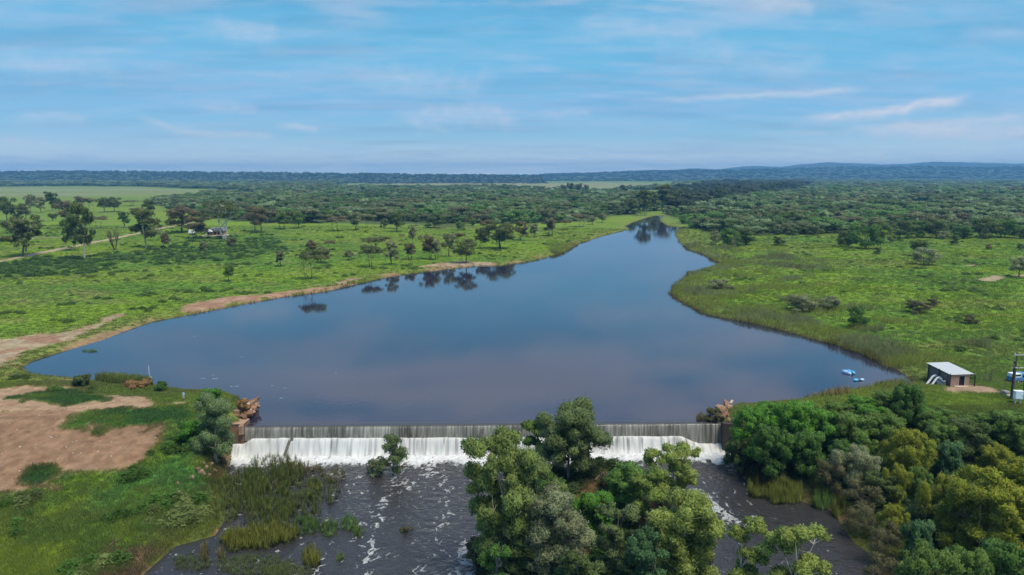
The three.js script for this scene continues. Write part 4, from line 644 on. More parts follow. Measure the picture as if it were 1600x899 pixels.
// ------------------------------------------------------------------ dirt tracks
function ribbon(name, pts, w, c, label) {
  const q = new THREE.CatmullRomCurve3(pts.map(([a, b]) => G(a, b))).getSpacedPoints(160), pos = [], cl = [], idx = [], n = 5;
  q.forEach((p, k) => { const a = q[Math.max(k - 1, 0)], b = q[Math.min(k + 1, q.length - 1)], tx = b.x - a.x, tz = b.z - a.z, l = Math.hypot(tx, tz); for (let s = 0; s < n; s++) { const o = (s / (n - 1) - 0.5) * w * (0.75 + 0.5 * fbm(k / 7, 2, 2, s < 2 ? 5 : 6)), x = p.x - (tz / l) * o, z = p.z + (tx / l) * o, v = 0.75 + 0.5 * fbm(x / 3, z / 3, 3, 33); pos.push(x, land(x, z) + (s === 0 || s === n - 1 ? -0.05 : 0.14), z); cl.push(c[0] * v, c[1] * v, c[2] * v); } });
  for (let k = 0; k < q.length - 1; k++) for (let s = 0; s < n - 1; s++) { const a = k * n + s, b = a + n; idx.push(a, b, a + 1, a + 1, b, b + 1); }
  const g = new THREE.BufferGeometry(); g.setAttribute('position', new THREE.Float32BufferAttribute(pos, 3)); g.setAttribute('color', new THREE.Float32BufferAttribute(cl, 3)); g.setIndex(idx); g.computeVertexNormals(); const up = g.attributes.normal.getY(10); if (up < 0) { g.setIndex(idx.map((_, i) => idx[i - (i % 3) + 2 - (i % 3)])); g.computeVertexNormals(); }
  struct(name, g, new THREE.MeshStandardMaterial({ vertexColors: true, roughness: 1 }), label);
}
ribbon('dirt_track', [[-60, 417], [0, 408], [50, 398], [100, 388], [150, 378], [190, 370], [215, 365], [250, 357], [300, 348]], 5.5, [0.36, 0.27, 0.17], 'pale dirt track running across the left plain to the camp');
ribbon('dirt_track', [[-40, 375], [0, 374], [60, 372.5], [110, 371], [140, 369]], 7, [0.24, 0.22, 0.11], 'faint grassy track far left beyond the pale dirt track');

// ------------------------------------------------------------------ single trees of the left plain
const T = (kind, v, bx, by, ty, w, leaf, bark, name, label, group, category) => treeAt(kind, v, bx, by, ty, w, L[leaf], B[bark], name, label, group, category);
T('gum', 0, 36, 401, 338, 54, 'acacia', 'grey', 'savanna_tree', 'loose green tree by the dirt track at the far left edge');
T('gum', 1, 130, 406, 316, 46, 'dark', 'pale', 'gum_tree', 'tall narrow gum with pale trunk, second big tree from the left edge');
T('acacia', 1, 112, 392, 336, 30, 'dark', 'grey', 'savanna_tree', 'dark drooping tree tucked behind the tall narrow pale-trunked gum');
T('round', 2, 108, 352, 314, 42, 'brown', 'grey', 'savanna_tree', 'brownish round tree rising just behind the tall narrow gum');
T('gum', 2, 230, 388, 326, 46, 'acacia', 'pale', 'gum_tree', 'gum with forked pale trunk midway between the bare stems and the camp');
T('round', 0, 284, 364, 318, 52, 'brown', 'dark', 'savanna_tree', 'large dark brown tree left of the lodge');
T('acacia', 3, 310, 372, 338, 46, 'brown', 'grey', 'savanna_tree', 'sparse brown tree in front of the lodge awning');
T('round', 1, 398, 362, 322, 36, 'brown', 'grey', 'savanna_tree', 'brown rounded tree right of the lodge');
T('acacia', 2, 408, 364, 324, 34, 'brown', 'dark', 'savanna_tree', 'tall brown thorn tree at the right edge of the camp clearing');
T('bush', 0, 319, 392, 377, 18, 'grey', 'grey', 'shrub', 'small grey shrub in the dark undergrowth below the lodge', undefined, 'shrub');
T('bush', 1, 361, 387, 370, 18, 'brown', 'grey', 'shrub', 'small brownish shrub below the pale-limbed tree', undefined, 'shrub');
T('round', 3, 357, 440, 414, 22, 'mid', 'dark', 'savanna_tree', 'small lone lollipop tree on open grass left of the lake');
T('round', 1, 258, 388, 364, 15, 'brown', 'dark', 'savanna_tree', 'small dark half-bare tree right of the forked pale gum');
for (const [x, y, t, w, k, lf, label] of [
  [10, 346, 308, 32, 'round', 'dark', 'dark tree at the very left edge behind the grey-green one'], [35, 346, 318, 30, 'acacia', 'acacia', 'spreading tree second from the left edge on the far grass'], [48, 332, 304, 18, 'round', 'grey', 'pale thin tree in the far left clump'], [82, 330, 300, 20, 'gum', 'dark', 'dark upright tree standing highest of the far left clump'],
  [93, 333, 310, 15, 'round', 'dark', 'small dark round tree right of the highest far left tree'], [63, 333, 308, 16, 'gum', 'grey', 'slender grey tree in the far left clump'], [124, 330, 307, 20, 'acacia', 'brown', 'thorn tree behind the crown of the tall narrow gum'], [142, 336, 309, 24, 'umbrella', 'grey', 'flat grey-topped acacia right of the tall narrow gum'],
  [163, 332, 309, 24, 'round', 'dark', 'dark round tree on the far grass above the small reddish tree'], [178, 331, 308, 24, 'round', 'acacia', 'olive round tree on the far grass above the bare stems'], [206, 322, 313, 30, 'umbrella', 'brown', 'low wide brown acacia before the pale field'], [155, 357, 338, 30, 'umbrella', 'brown', 'small reddish flat-topped acacia behind the tall narrow gum'],
  [195, 356, 330, 18, 'gum', 'mid', 'slim green tree between the bare stems and the forked gum'], [64, 357, 343, 15, 'umbrella', 'grey', 'tiny grey acacia alone on the left grass'], [12, 365, 345, 24, 'acacia', 'grey', 'grey-green bushy tree at the left edge above the track'], [82, 345, 333, 14, 'round', 'dark', 'small dark bush-like tree on the far left grass'], [235, 340, 312, 24, 'acacia', 'acacia', 'olive acacia behind the forked pale gum'], [215, 338, 324, 22, 'umbrella', 'grey', 'grey low acacia left of the forked pale gum'],
]) T(k, Math.round(x / 7) % 4, x, y, t, w, lf, 'grey', 'savanna_tree', label);
for (const [x, y, t, w, k, lf, label] of [
  [440, 358, 332, 30, 'acacia', 'mid', 'fresh green tree at the woodland edge, nearest the camp'], [467, 357, 330, 26, 'round', 'mid', 'second fresh green tree right of the camp at the woodland edge'], [525, 361, 338, 36, 'umbrella', 'brown', 'wide reddish-brown acacia leaning at the edge of the grass'], [554, 360, 331, 24, 'acacia', 'grey', 'grey tree just right of the wide reddish-brown acacia'],
  [575, 357, 334, 24, 'umbrella', 'grey', 'pale flat acacia between the grey tree and the dark tree'], [620, 362, 328, 30, 'round', 'dark', 'tall dark tree standing out of the woodland edge with bare stem'], [650, 353, 334, 17, 'round', 'dark', 'small dark tree right of the tall dark one'], [680, 356, 334, 38, 'bush', 'dark', 'broad dark bush at the woodland edge above the lakeside trees'], [720, 360, 345, 19, 'bush', 'mid', 'small green bush right of the broad dark bush'], [738, 353, 341, 16, 'bush', 'mid', 'round green bush further right along the woodland edge'], [600, 356, 342, 15, 'bush', 'acacia', 'small bush left of the tall dark tree'],
  [532, 379, 369, 14, 'umbrella', 'acacia', 'tiny lone acacia in the middle of the left grass'], [544, 407, 390, 15, 'acacia', 'grey', 'small grey tree alone between the two lakeside groups'], [438, 417, 390, 19, 'gum', 'grey', 'pale slender tree left of the big lakeside acacia'], [505, 411, 386, 26, 'acacia', 'brown', 'brownish tree just behind the big lakeside acacia'], [515, 391, 376, 19, 'umbrella', 'brown', 'small brown acacia farthest of the group by the big lakeside one'],
  [487, 400, 375, 22, 'acacia', 'brown', 'dark brown tree behind and left within the lakeside group'], [484, 436, 390, 50, 'umbrella', 'acacia', 'big spreading acacia with forked dark trunk near the left shore'], [578, 418, 384, 40, 'umbrella', 'acacia', 'wide dense acacia in the middle lakeside group'], [590, 395, 371, 54, 'umbrella', 'acacia', 'flat wide acacia behind the middle lakeside group'], [612, 414, 377, 23, 'gum', 'grey', 'pale thin tree at the right of the middle lakeside group'],
  [640, 406, 380, 24, 'acacia', 'brown', 'brown tree left of the pair of dark shore trees'], [645, 381, 352, 15, 'round', 'grey', 'tall thin grey bush on the grass behind the brown tree'], [627, 376, 366, 12, 'umbrella', 'grey', 'tiny grey acacia on the grass above the lakeside groups'], [670, 406, 368, 32, 'acacia', 'brown', 'dark brown thorn tree, left of the pair by the shore'], [682, 406, 374, 22, 'acacia', 'grey', 'grey thorn tree, right of the pair by the shore'], [702, 401, 364, 24, 'acacia', 'grey', 'grey tree left of the big round shore tree'],
  [728, 411, 373, 37, 'round', 'acacia', 'big round dense tree standing at the shore with its reflection'], [718, 385, 364, 24, 'umbrella', 'brown', 'flat brown acacia behind the big round shore tree'], [752, 389, 356, 28, 'acacia', 'acacia', 'tree right of the big round shore tree'], [781, 389, 344, 48, 'round', 'acacia', 'large bushy tree with low crown near the shore, widest there'], [765, 372, 343, 30, 'umbrella', 'brown', 'brown acacia above and behind the large bushy shore tree'],
  [815, 376, 345, 26, 'acacia', 'brown', 'brown tree next right of the large bushy shore tree'], [833, 371, 349, 20, 'acacia', 'grey', 'grey tree between two brown shore trees'], [860, 369, 340, 30, 'acacia', 'brown', 'brown spreading tree on the narrowing left bank'], [883, 359, 343, 20, 'umbrella', 'brown', 'small brown acacia on the narrowing left bank'], [907, 355, 335, 30, 'umbrella', 'brown', 'wide brown acacia near the head of the lake'], [925, 351, 337, 18, 'acacia', 'grey', 'small grey tree beside the wide brown acacia near the lake head'], [941, 348, 332, 15, 'round', 'grey', 'little pale tree last along the left bank'],
]) T(k, Math.round(x / 5) % 4, x, y, t, w, lf, 'dark', k === 'bush' ? 'shrub' : 'savanna_tree', label, undefined, k === 'bush' ? 'shrub' : 'tree');
// gums at the head of the lake and dark pines far behind
T('gum', 1, 1008, 337, 297, 28, 'dark', 'pale', 'gum_tree', 'dark tall gum left of the inlet at the lake head'); T('gum', 2, 1033, 328, 289, 38, 'acacia', 'pale', 'gum_tree', 'tallest brownish gum with pale trunk at the lake head'); T('gum', 3, 1052, 328, 298, 16, 'dark', 'pale', 'gum_tree', 'slim gum right of the tallest gum at the lake head'); T('gum', 0, 1022, 330, 302, 18, 'gum', 'pale', 'gum_tree', 'lower gum between the two tall gums at the lake head'); T('round', 1, 985, 334, 310, 34, 'dark', 'dark', 'savanna_tree', 'broad dark tree left of the gums at the lake head');
for (const [x, t, w] of [[835, 294, 10], [845, 292, 10], [857, 293, 12], [880, 289, 12], [892, 286, 13], [904, 287, 12], [916, 289, 11], [973, 289, 10], [1004, 291, 9]]) T('gum', x % 4, x, 302, t, w, 'dark', 'dark', 'far_tree', 'dark upright tree in the far clumps beyond the head of the lake', 'dark far trees beyond the lake head');
// right bank
for (const [x, y, t, w, k, lf, label] of [
  [1140, 386, 356, 40, 'bush', 'deep', 'dense green bush on the right bank, left of a pair'], [1165, 383, 354, 42, 'bush', 'dark', 'dense dark bush on the right bank, right of a pair'], [1118, 383, 361, 24, 'bush', 'grey', 'grey-green bush left of the dense pair on the right bank'], [1216, 384, 369, 21, 'bush', 'dark', 'small round dark bush alone right of the dense pair'],
  [1325, 386, 358, 38, 'bush', 'dark', 'dark bush at the left of the big clump on the right meadow'], [1352, 389, 350, 52, 'bush', 'deep', 'biggest bush of the clump on the right meadow, olive-topped'], [1378, 380, 346, 40, 'bush', 'dark', 'dark bush at the right of the big clump on the right meadow'], [1371, 397, 386, 15, 'bush', 'dark', 'tiny dark bush in front of the big clump'],
  [1434, 401, 375, 29, 'round', 'dark', 'dark round bush behind the grey bush on the right meadow'], [1448, 414, 387, 41, 'bush', 'wattle', 'grey-leaved bush on the right meadow touching a dark round one'], [1491, 383, 367, 17, 'bush', 'dark', 'small dark bush right of the grey-leaved bush'], [1545, 390, 381, 11, 'bush', 'brown', 'tiny brownish bush in the right meadow grass'], [1594, 391, 380, 12, 'bush', 'dark', 'tiny dark bush at the right edge of the meadow'], [1592, 433, 401, 34, 'round', 'wattle', 'grey round tree with visible trunk at the right edge'], [1475, 374, 361, 22, 'bush', 'grey', 'pale grey bush before the dark wall of bushes'], [1405, 376, 368, 11, 'bush', 'mid', 'little green bush beside the big clump'],
  [1412, 372, 344, 44, 'bush', 'dark', 'dark bush in the wall of bushes, first right of the big clump'], [1440, 371, 345, 44, 'bush', 'deep', 'olive bush second in the wall of bushes'], [1462, 372, 342, 46, 'bush', 'dark', 'tall dark bush third in the wall of bushes'], [1505, 373, 352, 36, 'bush', 'deep', 'lower green bush behind the small dark one'], [1540, 372, 340, 54, 'bush', 'dark', 'large dark bush with flat top toward the right edge'], [1568, 371, 342, 46, 'bush', 'deep', 'large green bush right of the flat-topped dark one'], [1596, 373, 355, 30, 'bush', 'dark', 'dark bush cut by the right edge of the view'],
  [1245, 366, 350, 40, 'bush', 'dark', 'bush at the front of the right woodland, left of the big clump'], [1270, 367, 352, 32, 'bush', 'acacia', 'olive bush at the front of the right woodland'], [1205, 363, 346, 36, 'bush', 'dark', 'dark bush at the front of the right woodland above the lone one'],
]) T(k, Math.round(x / 5) % 4, x, y, t, w, lf, 'dark', k === 'bush' ? 'shrub' : 'savanna_tree', label, undefined, k === 'bush' ? 'shrub' : 'tree');
// dark thickets standing in the right meadow near the lake
for (const [x, y, t, w, lf, label] of [[1340, 512, 476, 36, 'deep', 'dark upright bush at the water edge of the right meadow'], [1432, 489, 468, 42, 'scrub', 'brown-stemmed thicket in the middle of the right meadow'], [1455, 478, 466, 26, 'scrub', 'smaller brown thicket right behind the middle one'], [1517, 506, 490, 26, 'scrub', 'low reddish thicket at the right of the right meadow'], [1250, 487, 460, 50, 'grey', 'broad grey-green reedy bush near the right shore'], [1295, 484, 462, 40, 'grey', 'grey-green bush right of the broad reedy one'], [1125, 452, 436, 46, 'grey', 'low grey bush on the point of the right bank']]) T('bush', Math.round(x / 9) % 4, x, y, t, w, lf, 'brown', 'shrub', label, undefined, 'shrub');
// bare trees
function bareTree(seed, H, W, stems) {
  const R = rngOf(seed), g = new GB();
  const grow = (p, dir, len, r, lev) => { const e = p.clone().addScaledVector(dir, len), mid = p.clone().lerp(e, 0.5).add(V3((R() - 0.5) * len * 0.2, len * 0.06, (R() - 0.5) * len * 0.2)); g.tube(bez(p, mid, e, 4), [r, r * 0.85, r * 0.7, r * 0.5], 5); if (lev > 0) for (let k = 0; k < 3; k++) { const d = dir.clone().multiplyScalar(1.1).add(V3((R() - 0.5) * 1.3 * (W / H) * 1.6, 0.35 + R() * 0.4, (R() - 0.5) * 1.3 * (W / H) * 1.6)).normalize(); grow(k ? e : mid, d, len * (0.62 + 0.2 * R()), r * 0.5, lev - 1); } };
  for (let s = 0; s < stems; s++) grow(V3((R() - 0.5) * W * 0.1, -0.2, (R() - 0.5) * W * 0.1), V3((R() - 0.5) * 1.1 * (W / H) * 1.5, 1, (R() - 0.5) * 1.1 * (W / H) * 1.5).normalize(), H * 0.4, H * 0.022, 3);
  return { trunk: g.build(), crown: new GB().build() };
}
{
  const bare = (bx, by, ty, w, stems, bark, label, seed) => { const at = G(bx, by), m = pix(at); return plant('bare_tree', label, 'dead tree', bareTree(seed, (by - ty) * m, w * m, stems), null, B[bark], at); };
  bare(179, 391, 356, 24, 5, 'dark', 'leafless dead tree of several dark upright stems on the left plain', 3); bare(256, 384, 350, 16, 2, 'grey', 'small bare crooked tree right of the forked pale gum', 5); bare(1150, 391, 369, 12, 2, 'grey', 'small bare grey tree in front of the dense bush pair', 8);
  // the pale-limbed tree by the lodge: bare white branches under a thin crown
  const at = G(353, 374), m = pix(at), H = 62 * m, W = 62 * m, big = treeShape({ seed: 44, H, W, low: 0.5, fork: 0.16, nl: 9, nb: 44, br: 0.11, flat: 0.6, n: 2000, ls: H * 0.024, tr: 0.03, stems: 2, under: 0.5, lean: 0.02 });
  plant('pale_tree', 'large tree with bare white branches and thin crown beside the lodge', 'tree', big, L.acacia, barkMat(0.6, 0.56, 0.5), at);
}
// ------------------------------------------------------------------ big foreground trees, each its own shape
function big(bx, by, ty, w, leaf, bark, o, name, label, category = 'tree', hgt) {
  const at = hgt === undefined ? G(bx, by) : (() => { const [x, z] = P(bx, by, hgt); return V3(x, land(x, z), z); })(), m = pix(at), tanD = (EYE - at.y) / Math.hypot(at.x, at.z), H = (by - ty) * m * (1 + tanD * tanD) ** 0.5 * 0.97, W = w * m;
  const s = treeShape({ H, W, tr: 0.02, ls: 0.26, n: 7000, ...o, br: o.br ?? 0.17 });
  return plant(name, label, category, s, leaf, bark, at);
}
big(888, 752, 628, 118, L.gum, B.grey, { seed: 201, low: 0.16, fork: 0.26, nl: 12, nb: 92, br: 0.145, flat: 0.85, n: 40950, ls: 0.181, droop: 0.35, under: 0.7 }, 'gum_tree', 'dense dark green gum rising in front of the weir, tallest on the islet');
big(842, 750, 652, 52, L.mid, B.grey, { seed: 202, low: 0.42, fork: 0.4, nl: 6, nb: 36, br: 0.187, n: 11466, ls: 0.181, droop: 0.2 }, 'gum_tree', 'smaller green tree against the left side of the tallest islet gum');
big(783, 900, 690, 112, leafMat(0.202, 0.271, 0.080), B.pale, { seed: 203, low: 0.12, fork: 0.3, nl: 16, nb: 128, br: 0.128, flat: 1.0, n: 46410, ls: 0.168, droop: 0.5, under: 0.8, shape: 'column' }, 'gum_tree', 'tall drooping yellow-green gum at the left end of the islet');
big(838, 840, 712, 84, leafMat(0.175, 0.236, 0.080), B.grey, { seed: 204, low: 0.15, fork: 0.25, nl: 10, nb: 82, br: 0.145, n: 27300, ls: 0.168, droop: 0.4, under: 0.8 }, 'gum_tree', 'mid green gum between the drooping gum and the tallest gum');
big(868, 925, 772, 104, L.wattle, B.grey, { seed: 205, low: 0.1, fork: 0.2, nl: 12, nb: 92, br: 0.145, flat: 1.0, n: 38220, ls: 0.134, droop: 0.3, under: 0.8, hue: 0.05 }, 'wattle_tree', 'silver-grey wattle in the front middle of the islet');
big(925, 850, 770, 70, L.fresh, B.brown, { seed: 206, low: 0, fork: 0.15, nl: 7, nb: 59, br: 0.170, n: 19110, ls: 0.161, stems: 2, under: 0.8 }, 'shrub', 'bright green bush behind the silver-grey wattle', 'shrub');
big(978, 815, 722, 78, leafMat(0.149, 0.271, 0.063), B.brown, { seed: 207, low: 0.1, fork: 0.2, nl: 9, nb: 69, br: 0.162, n: 24570, ls: 0.168, under: 0.8 }, 'islet_tree', 'fresh green broad tree right of the tallest islet gum');
big(1048, 810, 694, 96, L.gumLight, B.pale, { seed: 208, low: 0.36, fork: 0.38, nl: 7, nb: 59, br: 0.128, n: 16380, ls: 0.161, droop: 0.3, lean: 0.06, tr: 0.017 }, 'gum_tree', 'sparse gum with bare pale trunk at the right end of the islet');
big(1012, 845, 738, 66, leafMat(0.209, 0.289, 0.071), B.pale, { seed: 209, low: 0.25, fork: 0.3, nl: 6, nb: 50, br: 0.162, n: 16380, ls: 0.161, droop: 0.3 }, 'gum_tree', 'light green gum just left of the sparse bare-trunked one');
big(962, 930, 796, 74, L.gum, B.grey, { seed: 210, low: 0.05, fork: 0.2, nl: 9, nb: 69, br: 0.153, n: 25935, ls: 0.148, droop: 0.4, under: 0.8 }, 'islet_tree', 'olive drooping tree between the silver-grey wattle and the yellow-green tree');
big(1068, 935, 782, 112, L.gumLight, B.pale, { seed: 211, low: 0.05, fork: 0.22, nl: 13, nb: 101, br: 0.136, flat: 0.95, n: 38220, ls: 0.148, droop: 0.3, under: 0.8 }, 'islet_tree', 'broad yellow-green tree at the front right of the islet');
big(1008, 965, 842, 78, L.blue, B.grey, { seed: 212, low: 0, fork: 0.2, nl: 8, nb: 64, br: 0.162, n: 24570, ls: 0.148, under: 0.8, stems: 2 }, 'shrub', 'bluish green bush at the bottom edge below the broad yellow-green tree', 'shrub');
big(905, 985, 868, 70, L.dark, B.grey, { seed: 213, low: 0, fork: 0.2, nl: 7, nb: 59, br: 0.170, n: 19110, ls: 0.148, under: 0.8 }, 'shrub', 'dark bush at the bottom edge right of the silver-grey wattle', 'shrub');
big(775, 985, 862, 60, L.deep, B.grey, { seed: 214, low: 0, fork: 0.2, nl: 6, nb: 50, br: 0.170, n: 16380, ls: 0.148, under: 0.8 }, 'shrub', 'deep green bush at the bottom edge under the drooping gum', 'shrub');
big(1158, 1010, 818, 66, leafMat(0.227, 0.289, 0.071), B.pale, { seed: 215, low: 0.45, fork: 0.42, nl: 6, nb: 50, br: 0.162, n: 12558, ls: 0.134, droop: 0.35, tr: 0.015 }, 'gum_tree', 'slender open gum in the river, left of the two at the bottom edge', 'tree', RIVER);
big(1240, 1040, 806, 108, L.gumLight, barkMat(0.6, 0.55, 0.48), { seed: 216, low: 0.45, fork: 0.4, nl: 7, nb: 59, br: 0.136, flat: 0.75, n: 19656, ls: 0.134, droop: 0.25, tr: 0.016, lean: 0.03 }, 'gum_tree', 'open gum with white branches in the river, right of the two at the bottom edge', 'tree', RIVER);
big(614, 742, 657, 46, L.gum, B.pale, { seed: 217, low: 0.3, fork: 0.32, nl: 9, nb: 60, br: 0.2, n: 5200, ls: 0.148, droop: 0.5, tr: 0.018, lean: 0.1 }, 'stream_tree', 'thin crooked gum standing in the foaming stream', 'tree', RIVER);
big(588, 740, 692, 36, L.grey, B.grey, { seed: 218, low: 0.15, fork: 0.2, nl: 8, nb: 44, br: 0.2, n: 3000, ls: 0.148, droop: 0.4, lean: 0.16 }, 'stream_tree', 'small grey leaning tree left of the thin stream gum', 'tree', RIVER);
big(634, 832, 797, 27, L.scrub, B.dark, { seed: 219, low: 0, fork: 0.2, nl: 6, nb: 27, br: 0.187, n: 4095, ls: 0.114, under: 0.8 }, 'shrub', 'dark olive shrub alone in the middle of the stream', 'shrub', RIVER);
big(337, 724, 612, 64, leafMat(0.184, 0.262, 0.116), B.pale, { seed: 220, low: 0.12, fork: 0.22, nl: 10, nb: 82, br: 0.153, flat: 1.1, n: 30030, ls: 0.134, droop: 0.65, under: 0.8 }, 'willow_tree', 'drooping grey-green willow beside the left weir abutment');
big(296, 690, 655, 44, L.fresh, B.brown, { seed: 221, low: 0, fork: 0.1, nl: 6, nb: 36, br: 0.187, n: 8736, ls: 0.134, stems: 3, under: 0.9 }, 'shrub', 'fresh green shrub left of the drooping willow', 'shrub');
big(330, 632, 606, 40, L.fresh, B.brown, { seed: 222, low: 0, fork: 0.1, nl: 6, nb: 36, br: 0.187, n: 7098, ls: 0.134, stems: 3, under: 0.9 }, 'shrub', 'bright green shrub on the dam crest right of the person', 'shrub');
big(127, 602, 585, 30, L.dark, B.brown, { seed: 223, low: 0, fork: 0.1, nl: 6, nb: 32, br: 0.187, n: 4914, ls: 0.134, stems: 3, under: 0.9 }, 'shrub', 'round dark shrub at the left shore beside the reeds', 'shrub');
big(252, 610, 596, 22, L.deep, B.brown, { seed: 224, low: 0, fork: 0.1, nl: 6, nb: 27, br: 0.187, n: 3822, ls: 0.134, stems: 3, under: 0.9 }, 'shrub', 'dark shrub just right of the gauge post', 'shrub');
big(379, 655, 622, 28, L.dry, B.brown, { seed: 225, low: 0, fork: 0.1, nl: 6, nb: 41, br: 0.170, n: 7098, ls: 0.161, stems: 4, under: 0.9, droop: 0.4, hue: 0.3 }, 'dry_bush', 'dry brown bush hanging over the water at the left abutment', 'shrub', 0.2);
big(213, 604, 593, 46, L.dry, B.brown, { seed: 226, low: 0, fork: 0.1, nl: 6, nb: 36, br: 0.153, n: 4095, ls: 0.134, stems: 5, under: 0.9, hue: 0.25 }, 'dry_bush', 'low tangle of brown twigs along the left shore by the gauge post', 'shrub');
big(1115, 658, 632, 30, L.scrub, B.dark, { seed: 227, low: 0, fork: 0.15, nl: 6, nb: 32, br: 0.170, n: 4095, ls: 0.134, stems: 4, under: 0.8 }, 'dry_bush', 'dead twiggy bush in the water at the right abutment', 'shrub', 0);
big(592, 747, 733, 20, L.dry, B.dark, { seed: 228, low: 0, fork: 0.1, nl: 6, nb: 23, br: 0.204, n: 3003, ls: 0.148, stems: 4, under: 0.9, droop: 0.7 }, 'root_clump', 'brown tangle of roots below the small leaning stream tree', 'root clump', RIVER);
big(1530, 885, 728, 150, L.yellow, B.brown, { seed: 230, low: 0.02, fork: 0.12, nl: 18, nb: 138, br: 0.106, flat: 0.85, n: 39000, ls: 0.172, stems: 3, under: 0.6, hue: 0.3 }, 'bank_bush', 'biggest yellow-topped bushy tree at the lower right', 'shrub');
big(1604, 880, 722, 112, L.yellow, B.brown, { seed: 231, low: 0.02, fork: 0.12, nl: 13, nb: 101, br: 0.119, flat: 0.85, n: 28600, ls: 0.172, stems: 3, under: 0.6, hue: 0.3 }, 'bank_bush', 'yellow-topped bushy tree cut by the right edge', 'shrub');
for (const [bx, by, ty, w, lf, sd, label] of [[855, 778, 742, 60, 'deep', 240, 'dark low bush at the foot of the tallest islet gum'], [960, 770, 738, 56, 'scrub', 241, 'brownish low scrub at the upstream edge of the islet'], [985, 880, 838, 60, 'deep', 242, 'dark low bush in the middle of the islet'], [805, 905, 862, 70, 'dark', 243, 'dark low bush at the base of the drooping gum'], [1050, 860, 818, 64, 'mid', 244, 'green low bush under the sparse bare-trunked gum'], [935, 905, 862, 50, 'deep', 245, 'deep green low bush right behind the silver-grey wattle'], [1100, 880, 836, 46, 'scrub', 246, 'brown scrub at the right waterline of the islet'], [745, 880, 842, 40, 'scrub', 247, 'brown scrub at the left waterline of the islet']]) big(bx, by, ty, w, L[lf], B.brown, { seed: sd, low: 0, fork: 0.12, nl: 8, nb: 40, br: 0.15, flat: 0.8, n: 7000, ls: 0.19, stems: 3, under: 0.8 }, 'shrub', label, 'shrub');
// bushes of the right bank: a few shapes, many plants
const bushShape = [
  { seed: 301, H: 1, W: 1.15, low: 0.02, fork: 0.14, nl: 13, nb: 88, br: 0.136, flat: 0.85, n: 18000, ls: 0.0245, stems: 3, under: 0.7, tr: 0.018 }, { seed: 302, H: 1, W: 1.1, low: 0.04, fork: 0.16, nl: 11, nb: 74, br: 0.153, flat: 0.8, n: 17000, ls: 0.0259, stems: 2, under: 0.7, tr: 0.02 },
  { seed: 303, H: 1, W: 1.3, low: 0.02, fork: 0.1, nl: 15, nb: 101, br: 0.123, flat: 0.85, n: 20000, ls: 0.0216, stems: 3, under: 0.6, tr: 0.018, hue: 0.3 }, { seed: 304, H: 1, W: 0.95, low: 0.0, fork: 0.15, nl: 11, nb: 74, br: 0.153, flat: 1.0, n: 16000, ls: 0.0245, droop: 0.45, stems: 2, under: 0.8, tr: 0.02 },
  { seed: 305, H: 1, W: 1.2, low: 0.05, fork: 0.12, nl: 8, nb: 57, br: 0.145, flat: 0.8, n: 5200, ls: 0.0216, stems: 5, under: 0.6, tr: 0.014, hue: 0.1 },
].map(treeShape), bushW = [1.15, 1.1, 1.3, 0.95, 1.2];
